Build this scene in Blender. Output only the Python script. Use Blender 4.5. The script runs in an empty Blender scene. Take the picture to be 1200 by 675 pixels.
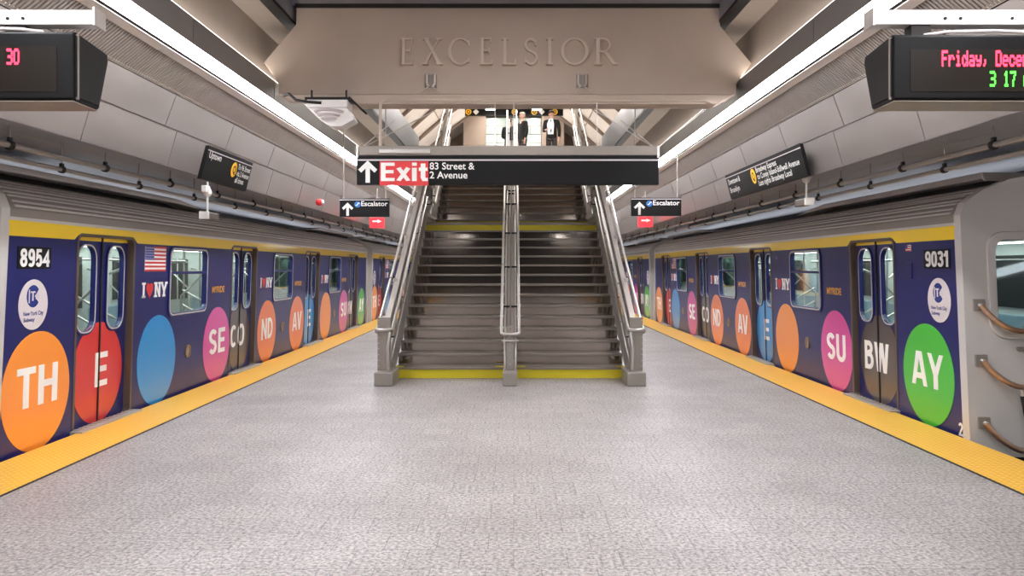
import bpy, bmesh, math, random
from math import sin, cos, pi, radians
from mathutils import Vector, geometry
random.seed(7)
scene = bpy.context.scene
COL = scene.collection
EYE = 1.63            # camera height above the platform

# ------------------------------------------------------------------ materials
def lin(c):
    f = lambda v: v / 12.92 if v <= .04045 else ((v + .055) / 1.055) ** 2.4
    return tuple(f(v / 255.0) for v in c) + (1.0,)

def mat(name, rgb, rough=.5, metal=0., coat=0., noise=0., nscale=3., stretch=(1, 1, 1), rvar=0., spec=.5, bump=0., bscale=80.):
    m = bpy.data.materials.new(name); m.use_nodes = True
    nt = m.node_tree; b = nt.nodes['Principled BSDF']
    c = lin(rgb)
    b.inputs['Base Color'].default_value = c
    b.inputs['Roughness'].default_value = rough
    b.inputs['Metallic'].default_value = metal
    b.inputs['Coat Weight'].default_value = coat
    b.inputs['Coat Roughness'].default_value = .08
    b.inputs['Specular IOR Level'].default_value = spec
    if noise or rvar or bump:
        tc = nt.nodes.new('ShaderNodeTexCoord'); mp = nt.nodes.new('ShaderNodeMapping')
        mp.inputs['Scale'].default_value = stretch
        nt.links.new(tc.outputs['Object'], mp.inputs['Vector'])
        n = nt.nodes.new('ShaderNodeTexNoise'); n.inputs['Scale'].default_value = nscale; n.inputs['Detail'].default_value = 6
        nt.links.new(mp.outputs[0], n.inputs['Vector'])
        if noise:
            r = nt.nodes.new('ShaderNodeMix'); r.data_type = 'RGBA'
            r.inputs[6].default_value = tuple(min(1, v * (1 - noise)) for v in c[:3]) + (1,)
            r.inputs[7].default_value = tuple(min(1, v * (1 + noise)) for v in c[:3]) + (1,)
            nt.links.new(n.outputs['Fac'], r.inputs[0]); nt.links.new(r.outputs[2], b.inputs['Base Color'])
        if rvar:
            mr = nt.nodes.new('ShaderNodeMapRange')
            mr.inputs[3].default_value = max(.02, rough - rvar); mr.inputs[4].default_value = rough + rvar
            nt.links.new(n.outputs['Fac'], mr.inputs[0]); nt.links.new(mr.outputs[0], b.inputs['Roughness'])
        if bump:
            n2 = nt.nodes.new('ShaderNodeTexNoise'); n2.inputs['Scale'].default_value = bscale; n2.inputs['Detail'].default_value = 3
            nt.links.new(mp.outputs[0], n2.inputs['Vector'])
            bp = nt.nodes.new('ShaderNodeBump'); bp.inputs['Strength'].default_value = bump; bp.inputs['Distance'].default_value = .01
            nt.links.new(n2.outputs['Fac'], bp.inputs['Height']); nt.links.new(bp.outputs[0], b.inputs['Normal'])
    return m

def emit(name, rgb, s):
    m = bpy.data.materials.new(name); m.use_nodes = True
    nt = m.node_tree; b = nt.nodes['Principled BSDF']
    b.inputs['Base Color'].default_value = lin(rgb)
    b.inputs['Emission Color'].default_value = lin(rgb)
    b.inputs['Emission Strength'].default_value = s
    return m

def glass(name, tint, gl=.16):
    m = bpy.data.materials.new(name); m.use_nodes = True
    nt = m.node_tree; nt.nodes.clear()
    out = nt.nodes.new('ShaderNodeOutputMaterial'); mx = nt.nodes.new('ShaderNodeMixShader')
    t = nt.nodes.new('ShaderNodeBsdfTransparent'); t.inputs[0].default_value = lin(tint)
    g = nt.nodes.new('ShaderNodeBsdfGlossy'); g.inputs['Roughness'].default_value = .03; g.inputs['Color'].default_value = (.9, .95, .95, 1)
    lw = nt.nodes.new('ShaderNodeLayerWeight'); lw.inputs[0].default_value = .5
    fr = nt.nodes.new('ShaderNodeMath'); fr.operation = 'POWER'; fr.inputs[1].default_value = 5
    nt.links.new(lw.outputs['Facing'], fr.inputs[0])
    ad = nt.nodes.new('ShaderNodeMath'); ad.operation = 'ADD'; ad.inputs[1].default_value = gl; ad.use_clamp = True
    nt.links.new(fr.outputs[0], ad.inputs[0]); nt.links.new(ad.outputs[0], mx.inputs[0])
    nt.links.new(t.outputs[0], mx.inputs[1]); nt.links.new(g.outputs[0], mx.inputs[2]); nt.links.new(mx.outputs[0], out.inputs[0])
    return m

def floor_mat():
    m = bpy.data.materials.new('granite tile'); m.use_nodes = True
    nt = m.node_tree; b = nt.nodes['Principled BSDF']; L = nt.links.new; N = nt.nodes.new
    tc = N('ShaderNodeTexCoord')
    n1 = N('ShaderNodeTexNoise'); n1.inputs['Scale'].default_value = 42; n1.inputs['Detail'].default_value = 5; n1.inputs['Roughness'].default_value = .7
    L(tc.outputs['Object'], n1.inputs['Vector'])
    r1 = N('ShaderNodeValToRGB'); e = r1.color_ramp.elements
    e[0].position = .36; e[0].color = lin((100, 94, 93)); e[1].position = .60; e[1].color = lin((198, 191, 189))
    L(n1.outputs['Fac'], r1.inputs[0])
    n2 = N('ShaderNodeTexNoise'); n2.inputs['Scale'].default_value = .8; n2.inputs['Detail'].default_value = 5
    L(tc.outputs['Object'], n2.inputs['Vector'])
    r2 = N('ShaderNodeValToRGB'); e = r2.color_ramp.elements
    e[0].position = .35; e[0].color = (.83, .81, .81, 1); e[1].position = .6; e[1].color = (1, 1, 1, 1)
    L(n2.outputs['Fac'], r2.inputs[0])
    mu = N('ShaderNodeMix'); mu.data_type = 'RGBA'; mu.blend_type = 'MULTIPLY'; mu.inputs[0].default_value = 1
    L(r1.outputs[0], mu.inputs[6]); L(r2.outputs[0], mu.inputs[7])
    br = N('ShaderNodeTexBrick'); br.offset = .5
    br.inputs['Scale'].default_value = 1; br.inputs['Brick Width'].default_value = .3; br.inputs['Row Height'].default_value = .3
    br.inputs['Mortar Size'].default_value = .0032; br.inputs['Mortar Smooth'].default_value = .3
    br.inputs['Color1'].default_value = (.9, .89, .89, 1); br.inputs['Color2'].default_value = (1, 1, 1, 1); br.inputs['Mortar'].default_value = (.55, .52, .51, 1)
    L(tc.outputs['Object'], br.inputs['Vector'])
    m2 = N('ShaderNodeMix'); m2.data_type = 'RGBA'; m2.blend_type = 'MULTIPLY'; m2.inputs[0].default_value = 1
    L(mu.outputs[2], m2.inputs[6]); L(br.outputs['Color'], m2.inputs[7]); L(m2.outputs[2], b.inputs['Base Color'])
    b.inputs['Roughness'].default_value = .48
    bp = N('ShaderNodeBump'); bp.inputs['Strength'].default_value = .25; bp.inputs['Distance'].default_value = .004
    L(n1.outputs['Fac'], bp.inputs['Height']); L(bp.outputs[0], b.inputs['Normal'])
    return m

def tactile_mat():
    m = bpy.data.materials.new('tactile yellow'); m.use_nodes = True
    nt = m.node_tree; b = nt.nodes['Principled BSDF']; L = nt.links.new; N = nt.nodes.new
    b.inputs['Roughness'].default_value = .5
    tc = N('ShaderNodeTexCoord'); sp = N('ShaderNodeSeparateXYZ'); L(tc.outputs['Object'], sp.inputs[0])
    s = []
    for ax in ('X', 'Y'):
        k = N('ShaderNodeMath'); k.operation = 'MULTIPLY'; k.inputs[1].default_value = 2 * pi / .06; L(sp.outputs[ax], k.inputs[0])
        c = N('ShaderNodeMath'); c.operation = 'COSINE'; L(k.outputs[0], c.inputs[0]); s.append(c)
    a = N('ShaderNodeMath'); a.operation = 'ADD'; L(s[0].outputs[0], a.inputs[0]); L(s[1].outputs[0], a.inputs[1])
    mr = N('ShaderNodeMapRange'); mr.inputs[1].default_value = .3; mr.inputs[2].default_value = 1.2; L(a.outputs[0], mr.inputs[0])
    bp = N('ShaderNodeBump'); bp.inputs['Strength'].default_value = .9; bp.inputs['Distance'].default_value = .006
    L(mr.outputs[0], bp.inputs['Height']); L(bp.outputs[0], b.inputs['Normal'])
    mx = N('ShaderNodeMix'); mx.data_type = 'RGBA'; mx.inputs[6].default_value = lin((236, 178, 58)); mx.inputs[7].default_value = lin((250, 198, 84))
    L(mr.outputs[0], mx.inputs[0]); L(mx.outputs[2], b.inputs['Base Color'])
    return m

M = dict(
    floor=floor_mat(), tactile=tactile_mat(),
    concrete=mat('beam concrete', (192, 176, 162), .75, noise=.10, nscale=2.2, bump=.15, bscale=40),
    letterstone=mat('letter concrete', (212, 197, 183), .7, noise=.05),
    concrete2=mat('side concrete', (152, 140, 130), .8, noise=.12, nscale=2),
    panel=mat('brushed steel panel', (160, 151, 145), .36, .55, noise=.22, nscale=2.3, stretch=(1, .5, 1), rvar=.1),
    soffit=mat('track soffit steel', (176, 177, 184), .34, .45, noise=.25, nscale=2.0, stretch=(1.5, .25, 1.5), rvar=.1),
    rib=mat('ribbed metal', (150, 140, 132), .5, .3, noise=.12, nscale=5),
    bluemetal=mat('ceiling tray metal', (160, 160, 170), .4, .4, noise=.1),
    housing=mat('luminaire housing', (140, 135, 132), .45, .5),
    white=mat('white enamel', (226, 222, 218), .4),
    dark=mat('black paint', (16, 15, 16), .5, spec=.2),
    seam=mat('dark joint', (40, 37, 36), .8), joint=mat('joint bead', (190, 182, 176), .5),  # even dark tone for the floor and beam joints
    black=mat('black sign enamel', (16, 15, 16), .4, spec=.2),
    screen=mat('display filter', (34, 28, 22), .4, spec=.2),
    steel=mat('stainless steel', (200, 194, 188), .3, .7, rvar=.08, nscale=6),
    riser=mat('polished riser steel', (132, 122, 113), .07, .85, noise=.12, nscale=1.6, bump=.06, bscale=2.5),
    tread=mat('stair tread', (136, 126, 117), .45, .5, noise=.1, nscale=12),
    stringer=mat('stringer steel', (186, 178, 170), .36, .5, noise=.1, nscale=6, rvar=.1),
    newel=mat('newel plate steel', (150, 142, 134), .42, .4, noise=.12, nscale=7),
    yellow=mat('stair yellow', (208, 190, 22), .5),
    band=mat('train yellow', (255, 216, 44), .3, coat=.5),
    navy=mat('navy wrap', (24, 29, 94), .36, coat=.2, spec=.4),
    trainsteel=mat('train steel', (208, 204, 200), .38, .25, noise=.06, nscale=3, stretch=(.2, 1, 1)),
    roof=mat('train roof', (150, 141, 134), .42, .35, noise=.15, nscale=3, stretch=(.3, 1, 1)),
    jamb=mat('door jamb', (112, 98, 88), .4, .6),
    rubber=mat('rubber', (14, 13, 14), .6),
    orange=mat('orange vinyl', (250, 150, 52), .35, coat=.5), dorange=mat('deep orange vinyl', (242, 122, 50), .35, coat=.5),
    red=mat('red vinyl', (216, 50, 48), .35, coat=.5), blue=mat('cyan vinyl', (30, 145, 215), .35, coat=.5),
    pink=mat('magenta vinyl', (214, 70, 152), .35, coat=.5), grey=mat('dark grey vinyl', (84, 74, 70), .35, coat=.5),
    green=mat('green vinyl', (70, 186, 58), .35, coat=.5),
    ink=mat('white print', (244, 242, 238), .4), cream=mat('pale grey print', (216, 206, 206), .45),
    navyink=mat('navy print', (30, 50, 130), .4), gold=mat('gold print', (226, 160, 60), .4), flagblue=mat('flag blue', (54, 62, 140), .4),
    skyblue=mat('sky blue print', (40, 120, 205), .4), signred=mat('sign red', (222, 52, 56), .35),
    bullet=mat('route yellow', (246, 190, 40), .4),
    glass=glass('train glass', (228, 238, 234), .06), endglass=glass('end window glass', (214, 224, 222), .06),
    seat=mat('seat plastic', (150, 175, 190), .4), liner=mat('interior liner', (206, 208, 205), .4),
    spring=mat('barrier spring', (190, 154, 128), .28, .85, noise=.2, nscale=30),
    pipe=mat('galvanised pipe', (160, 154, 148), .3, .9), iron=mat('black iron', (38, 34, 32), .5, .5),
    brass=mat('brass ring', (168, 138, 96), .35, .8),
    mezzwhite=mat('vault panel', (232, 224, 216), .6, noise=.05), mezzgreen=mat('mezzanine glass wall', (160, 173, 166), .2),
    mezzbrown=mat('mezzanine stone', (132, 115, 102), .6), mezzfloor=mat('mezzanine floor', (170, 164, 160), .5),
    trackbed=mat('track bed', (38, 35, 33), .9, noise=.3, nscale=4), tunnel=mat('tunnel wall', (84, 80, 78), .85, noise=.15),
    suit=mat('black cloth', (20, 19, 22), .85), trouser=mat('charcoal cloth', (58, 54, 54), .85), shirt=mat('white shirt', (226, 228, 236), .8),
    tie=mat('navy tie', (36, 36, 74), .6), skin=mat('skin', (206, 158, 138), .55), hairgrey=mat('grey hair', (186, 172, 160), .8), hairdark=mat('dark hair', (60, 46, 38), .8),
    shoe=mat('shoe leather', (20, 18, 18), .4),
    lamp=emit('lamp diffuser', (249, 250, 255), 9.0), upfill=emit('uplight lens', (255, 248, 240), 1.6), coolfill=emit('added cool tube', (236, 240, 250), 1.5), cefill=emit('added coffer lamp', (252, 250, 250), 9.0), trainlamp=emit('carriage lamp', (244, 248, 246), 4.0), mezzfill=emit('added mezzanine lamp', (255, 250, 244), 13.0),  # upward, cool, coffer and mezzanine emitters are added fill light
    ledred=emit('red led', (255, 40, 66), 1.6), ledgreen=emit('green led', (60, 215, 50), 1.2), strobe=mat('strobe lens', (230, 228, 226), .2),
    exitlit=emit('lit exit face', (228, 36, 44), .5),
)

# ------------------------------------------------------------------ mesh builder
class MB:
    def __init__(s): s.v = []; s.f = []; s.sm = []
    def add(s, vs, fs, fn=None, smooth=False):
        o = len(s.v)
        s.v += [tuple(fn(*p)) if fn else tuple(p) for p in vs]
        for f in fs: s.f.append(tuple(i + o for i in f)); s.sm.append(smooth)
    def box(s, x0, x1, y0, y1, z0, z1, fn=None):
        vs = [(x, y, z) for x in (x0, x1) for y in (y0, y1) for z in (z0, z1)]
        s.add(vs, [(0, 1, 3, 2), (4, 6, 7, 5), (0, 4, 5, 1), (2, 3, 7, 6), (0, 2, 6, 4), (1, 5, 7, 3)], fn)
        return s
    def flat(s, loops, d0, d1, fn=None):
        """polygon (first loop) with holes (others), extruded from depth d0 to d1; coordinates (u, v, d)"""
        L3 = [[Vector((p[0], p[1], 0)) for p in l] for l in loops]
        flatv = [p for l in loops for p in l]; n = len(flatv)
        tri = geometry.tessellate_polygon(L3)
        vs = [(p[0], p[1], d0) for p in flatv] + [(p[0], p[1], d1) for p in flatv]
        fs = []
        for t in tri:
            a, b, c = [flatv[i] for i in t]
            ar = (b[0] - a[0]) * (c[1] - a[1]) - (b[1] - a[1]) * (c[0] - a[0])
            if abs(ar) < 1e-12: continue
            if ar < 0: t = (t[0], t[2], t[1])
            fs.append(tuple(i + n for i in t)); fs.append((t[2], t[1], t[0]))
        o = 0
        for l in loops:
            k = len(l)
            for i in range(k): fs.append((o + i, o + (i + 1) % k, o + (i + 1) % k + n, o + i + n))
            o += k
        s.add(vs, fs, fn); return s
    def tube(s, pts, r, n=10, closed=False, cap=True, fn=None):
        P = [Vector(p) for p in pts]; k = len(P)
        rings = []; up = Vector((0, 0, 1)); prev = None
        for i in range(k):
            a = P[i - 1] if (i or closed) else P[i]; b = P[(i + 1) % k] if (i < k - 1 or closed) else P[i]
            t = (b - a).normalized()
            if prev is None:
                u = t.cross(up)
                if u.length < 1e-4: u = t.cross(Vector((1, 0, 0)))
            else: u = prev - t * prev.dot(t)
            u.normalize(); prev = u; w = t.cross(u)
            rr = r[i] if isinstance(r, (list, tuple)) else r
            rings.append([tuple(P[i] + (u * cos(2 * pi * j / n) + w * sin(2 * pi * j / n)) * rr) for j in range(n)])
        vs = [q for ring in rings for q in ring]; fs = []
        for i in range(k if closed else k - 1):
            a = i * n; b = ((i + 1) % k) * n
            for j in range(n): fs.append((a + j, a + (j + 1) % n, b + (j + 1) % n, b + j))
        s.add(vs, fs, fn, True)
        if cap and not closed:
            s.add(rings[0], [tuple(range(n))[::-1]], fn); s.add(rings[-1], [tuple(range(n))], fn)
        return s
    def lathe(s, prof, c, axis='z', n=20, fn=None):
        vs = []; fs = []; k = len(prof)
        for i in range(n):
            a = 2 * pi * i / n
            for r, h in prof:
                p = (r * cos(a), r * sin(a), h)
                if axis == 'x': p = (h, p[0], p[1])
                if axis == 'y': p = (p[0], h, p[1])
                vs.append((c[0] + p[0], c[1] + p[1], c[2] + p[2]))
        for i in range(n):
            for j in range(k - 1):
                a = i * k + j; b = ((i + 1) % n) * k + j
                fs.append((a, b, b + 1, a + 1))
        s.add(vs, fs, fn, True); return s
    def build(s, name, m, parent=None, bevel=0., seg=2, kind=None, label=None):
        me = bpy.data.meshes.new(name); me.from_pydata(s.v, [], s.f)
        if bevel:
            bm = bmesh.new(); bm.from_mesh(me)
            bmesh.ops.remove_doubles(bm, verts=bm.verts, dist=1e-5)
            bmesh.ops.recalc_face_normals(bm, faces=bm.faces)
            es = [e for e in bm.edges if len(e.link_faces) == 2 and e.calc_face_angle(0) > .6]
            bmesh.ops.bevel(bm, geom=es, offset=bevel, segments=seg, profile=.5, affect='EDGES', clamp_overlap=True)
            bm.to_mesh(me); bm.free()
        else:
            me.polygons.foreach_set('use_smooth', s.sm)
            bm = bmesh.new(); bm.from_mesh(me); bmesh.ops.recalc_face_normals(bm, faces=bm.faces); bm.to_mesh(me); bm.free()
        me.materials.append(M[m] if isinstance(m, str) else m)
        o = bpy.data.objects.new(name, me); COL.objects.link(o)
        if parent: o.parent = parent
        if kind: o['kind'] = kind
        if label: o['label'] = label
        return o

def tag(o, label, cat, group=None):
    o['label'] = label; o['category'] = cat
    if group: o['group'] = group
    return o
def thing(name, label, cat, loc=(0, 0, 0), rz=0, group=None):
    o = bpy.data.objects.new(name, None); COL.objects.link(o); o.empty_display_size = .2
    o.location = loc; o.rotation_euler = (0, 0, rz)
    return tag(o, label, cat, group)
def copy_tree(o, parent=None, skip=()):
    c = o.copy(); COL.objects.link(c); c.parent = parent
    for ch in list(o.children):
        if ch.name.split('.')[0] in skip: continue
        copy_tree(ch, c, skip)
    return c

# ------------------------------------------------------------------ lettering
def rrect(x0, x1, y0, y1, r, n=5):
    out = []
    for cx, cy, a in ((x1 - r, y1 - r, 0), (x0 + r, y1 - r, 90), (x0 + r, y0 + r, 180), (x1 - r, y0 + r, 270)):
        for i in range(n + 1):
            t = radians(a + 90 * i / n); out.append((cx + r * cos(t), cy + r * sin(t)))
    return out
def circ(cx, cy, r, n=40, a0=0, a1=360, ry=None):
    ry = ry or r; full = abs(a1 - a0) >= 360
    return [(cx + r * cos(radians(a0 + (a1 - a0) * i / n)), cy + ry * sin(radians(a0 + (a1 - a0) * i / n))) for i in range(n if full else n + 1)]
def stroke(pts, w, closed=False):
    P = [Vector(p) for p in pts]; P = [p for i, p in enumerate(P) if i == 0 or (p - P[i - 1]).length > 1e-5]; k = len(P); Lf = []; Rt = []
    for i in range(k):
        a = (P[i] - P[i - 1]).normalized() if (i or closed) else None
        b = (P[(i + 1) % k] - P[i]).normalized() if (i < k - 1 or closed) else None
        a = a or b; b = b or a
        na = Vector((-a.y, a.x)); nb = Vector((-b.y, b.x)); m = (na + nb)
        if m.length < 1e-5: m = na
        m.normalize(); s = w / 2 / max(.45, m.dot(na))
        Lf.append(tuple(P[i] + m * s)); Rt.append(tuple(P[i] - m * s))
    if closed: return [Lf, Rt[::-1]] if True else None
    return [Lf + Rt[::-1]]
def arc(cx, cy, rx, ry, a0, a1, n=12): return circ(cx, cy, rx, n, a0, a1, ry)
h = .085   # half stroke in the glyph box: glyph paths keep inside [h, W-h] x [h, 1-h]
def glyph(ch):
    a, b = h, 1 - h
    sup = lambda x0, x1, y0, y1, n=28: [(lambda t: ((x0 + x1) / 2 + (x1 - x0) / 2 * math.copysign(abs(cos(t)) ** .8, cos(t)), (y0 + y1) / 2 + (y1 - y0) / 2 * math.copysign(abs(sin(t)) ** .8, sin(t))))(2 * pi * i / n) for i in range(n)]
    O = lambda W: (W, [(sup(a, W - a, a, b), True)])
    G = {
        'T': (.56, [([(.28, 0), (.28, 1)], 0), ([(0, b), (.56, b)], 0)]),
        'H': (.62, [([(a, 0), (a, 1)], 0), ([(.62 - a, 0), (.62 - a, 1)], 0), ([(a, .52), (.62 - a, .52)], 0)]),
        'E': (.52, [([(a, 0), (a, 1)], 0), ([(0, b), (.52, b)], 0), ([(0, .51), (.48, .51)], 0), ([(0, a), (.52, a)], 0)]),
        'L': (.5, [([(a, 0), (a, 1)], 0), ([(0, a), (.5, a)], 0)]),
        'I': (.17, [([(a, 0), (a, 1)], 0)]), '1': (.36, [([(.36 - a, 0), (.36 - a, 1)], 0), ([(0, .72), (.14, .75), (.24, .96)], 0)]),
        'N': (.64, [([(a, 0), (a, 1)], 0), ([(.64 - a, 0), (.64 - a, 1)], 0), ([(a, 1 - .02), (.64 - a, .02)], 0)]),
        'A': (.66, [([(.06, -.06), (.29, 1.06)], 0), ([(.37, 1.06), (.60, -.06)], 0), ([(.15, .28), (.51, .28)], 0)]),
        'V': (.62, [([(.05, 1.06), (.28, -.06)], 0), ([(.34, -.06), (.57, 1.06)], 0)]),
        'Y': (.62, [([(.05, 1.06), (.31, .40)], 0), ([(.57, 1.06), (.31, .40)], 0), ([(.31, .45), (.31, 0)], 0)]),
        'W': (.92, [([(.07, 1.06), (.24, -.06)], 0), ([(.27, -.06), (.44, 1.06)], 0), ([(.48, 1.06), (.65, -.06)], 0), ([(.68, -.06), (.85, 1.06)], 0)]),
        'X': (.6, [([(.06, 1), (.54, 0)], 0), ([(.54, 1), (.06, 0)], 0)]),
        'U': (.6, [([(a, 1)] + arc(.3, .32, .3 - a, .32 - a, 180, 360) + [(.6 - a, 1)], 0)]),
        'C': (.6, [(arc(.31, .5, .31 - a, .5 - a, 48, 312, 18), 0)]), 'O': O(.66), '0': O(.54),
        'D': (.62, [([(a, a), (.26, a)] + arc(.26, .5, .62 - a - .26, .5 - a, -90, 90, 12) + [(a, b), (a, a - .0)], 0), ([(a, 0), (a, 1)], 0)]),
        'B': (.6, [([(a, 0), (a, 1)], 0), ([(a, b), (.3, b)] + arc(.3, .755, .17, .16, 90, -90, 8) + [(a, .53)], 0), ([(a, .53), (.32, .53)] + arc(.32, .31, .195, .225, 90, -90, 8) + [(a, a)], 0)]),
        'R': (.6, [([(a, 0), (a, 1)], 0), ([(a, b), (.34, b)] + arc(.34, .7, .17, .215, 90, -90, 8) + [(a, .485)], 0), ([(.36, .48), (.54, 0)], 0)]),
        'S': (.58, [(arc(.29, .715, .2, .2, 25, 270, 12) [:-1] + arc(.29, .285, .2, .2, 90, -155, 12), 0)]),
        '8': (.56, [(circ(.28, .735, .175, 18, ry=.18), 1), (circ(.28, .29, .195, 20, ry=.205), 1)]),
        '9': (.54, [(circ(.27, .68, .185, 20, ry=.235), 1), ([(.455, .68), (.45, .4)] + arc(.25, .32, .2, .235, 10, -140, 10), 0)]),
        '5': (.54, [([(.48, b), (.15, b), (.11, .5), (.16, .56)] + arc(.27, .345, .185, .26, 110, -150, 14), 0)]),
        '4': (.58, [([(.43, 0), (.43, .95), (.07, .3), (.58, .3)], 0)]),
        '3': (.54, [(arc(.26, .735, .18, .18, 160, -80, 12) + arc(.26, .3, .195, .215, 80, -165, 14), 0)]),
        '2': (.54, [(arc(.27, .7, .19, .215, 165, -25, 12) + [(.09, a), (.54, a)], 0)]),
        'x': (.5, [([(.06, .72), (.44, 0)], 0), ([(.44, .72), (.06, 0)], 0)]),
        'i': (.17, [([(a, 0), (a, .72)], 0), ([(a, .83), (a, 1)], 0)]),
        't': (.34, [([(.16, .95), (.16, .2), (.2, a), (.34, a)], 0), ([(0, .64), (.33, .64)], 0)]),
    }
    return G[ch]
def letters(mb, text, cx, cy, W, H, d0, d1, fn, wt=1., gap=.1):
    """block capitals and figures, fitted to a W x H box centred on (cx, cy)"""
    gs = [(glyph(c) if c != ' ' else (.3, [])) for c in text]
    tot = sum(g[0] for g in gs) + gap * (len(gs) - 1); x = 0
    eps = 0
    for g in gs:
        for pts, cl in g[1]:
            eps += .0004 * (1 if d1 >= d0 else -1)
            for_l = stroke([(p[0] + x, p[1]) for p in pts], 2 * h * wt, bool(cl))
            mb.flat([[(cx + (p[0] / tot - .5) * W, cy + (min(1, max(0, p[1])) - .5) * H) for p in l] for l in for_l], d0, d1 + eps, fn)
        x += g[0] + gap
def words(mb, text, cx, cy, W, H, d, fn, bold=.012, align='c'):
    """running text; H is the height of its capitals, W a width or None"""
    c = bpy.data.curves.new('tmp', 'FONT'); c.body = text; c.offset = bold; c.fill_mode = 'FRONT'; c.resolution_u = 3
    o = bpy.data.objects.new('tmp', c); me = bpy.data.meshes.new_from_object(o)
    vs = [tuple(v.co) for v in me.vertices]; fs = [tuple(p.vertices) for p in me.polygons]
    bpy.data.objects.remove(o); bpy.data.curves.remove(c); bpy.data.meshes.remove(me)
    x0 = min(v[0] for v in vs); x1 = max(v[0] for v in vs); k = H / .69
    sx = W / (x1 - x0) if W else k
    ox = {'c': -(x0 + x1) / 2, 'l': -x0}[align]
    mb.add([(cx + (v[0] + ox) * sx, cy + v[1] * k, d) for v in vs], fs, fn)
def arrow(mb, cx, cy, s, d0, d1, fn):
    mb.flat(stroke([(cx, cy - s), (cx, cy + s * .75)], s * .42), d0, d1, fn)
    mb.flat(stroke([(cx - s * .78, cy + .12 * s), (cx, cy + s * .86), (cx + s * .78, cy + .12 * s)], s * .4), d0, d1 + .0006, fn)

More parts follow.
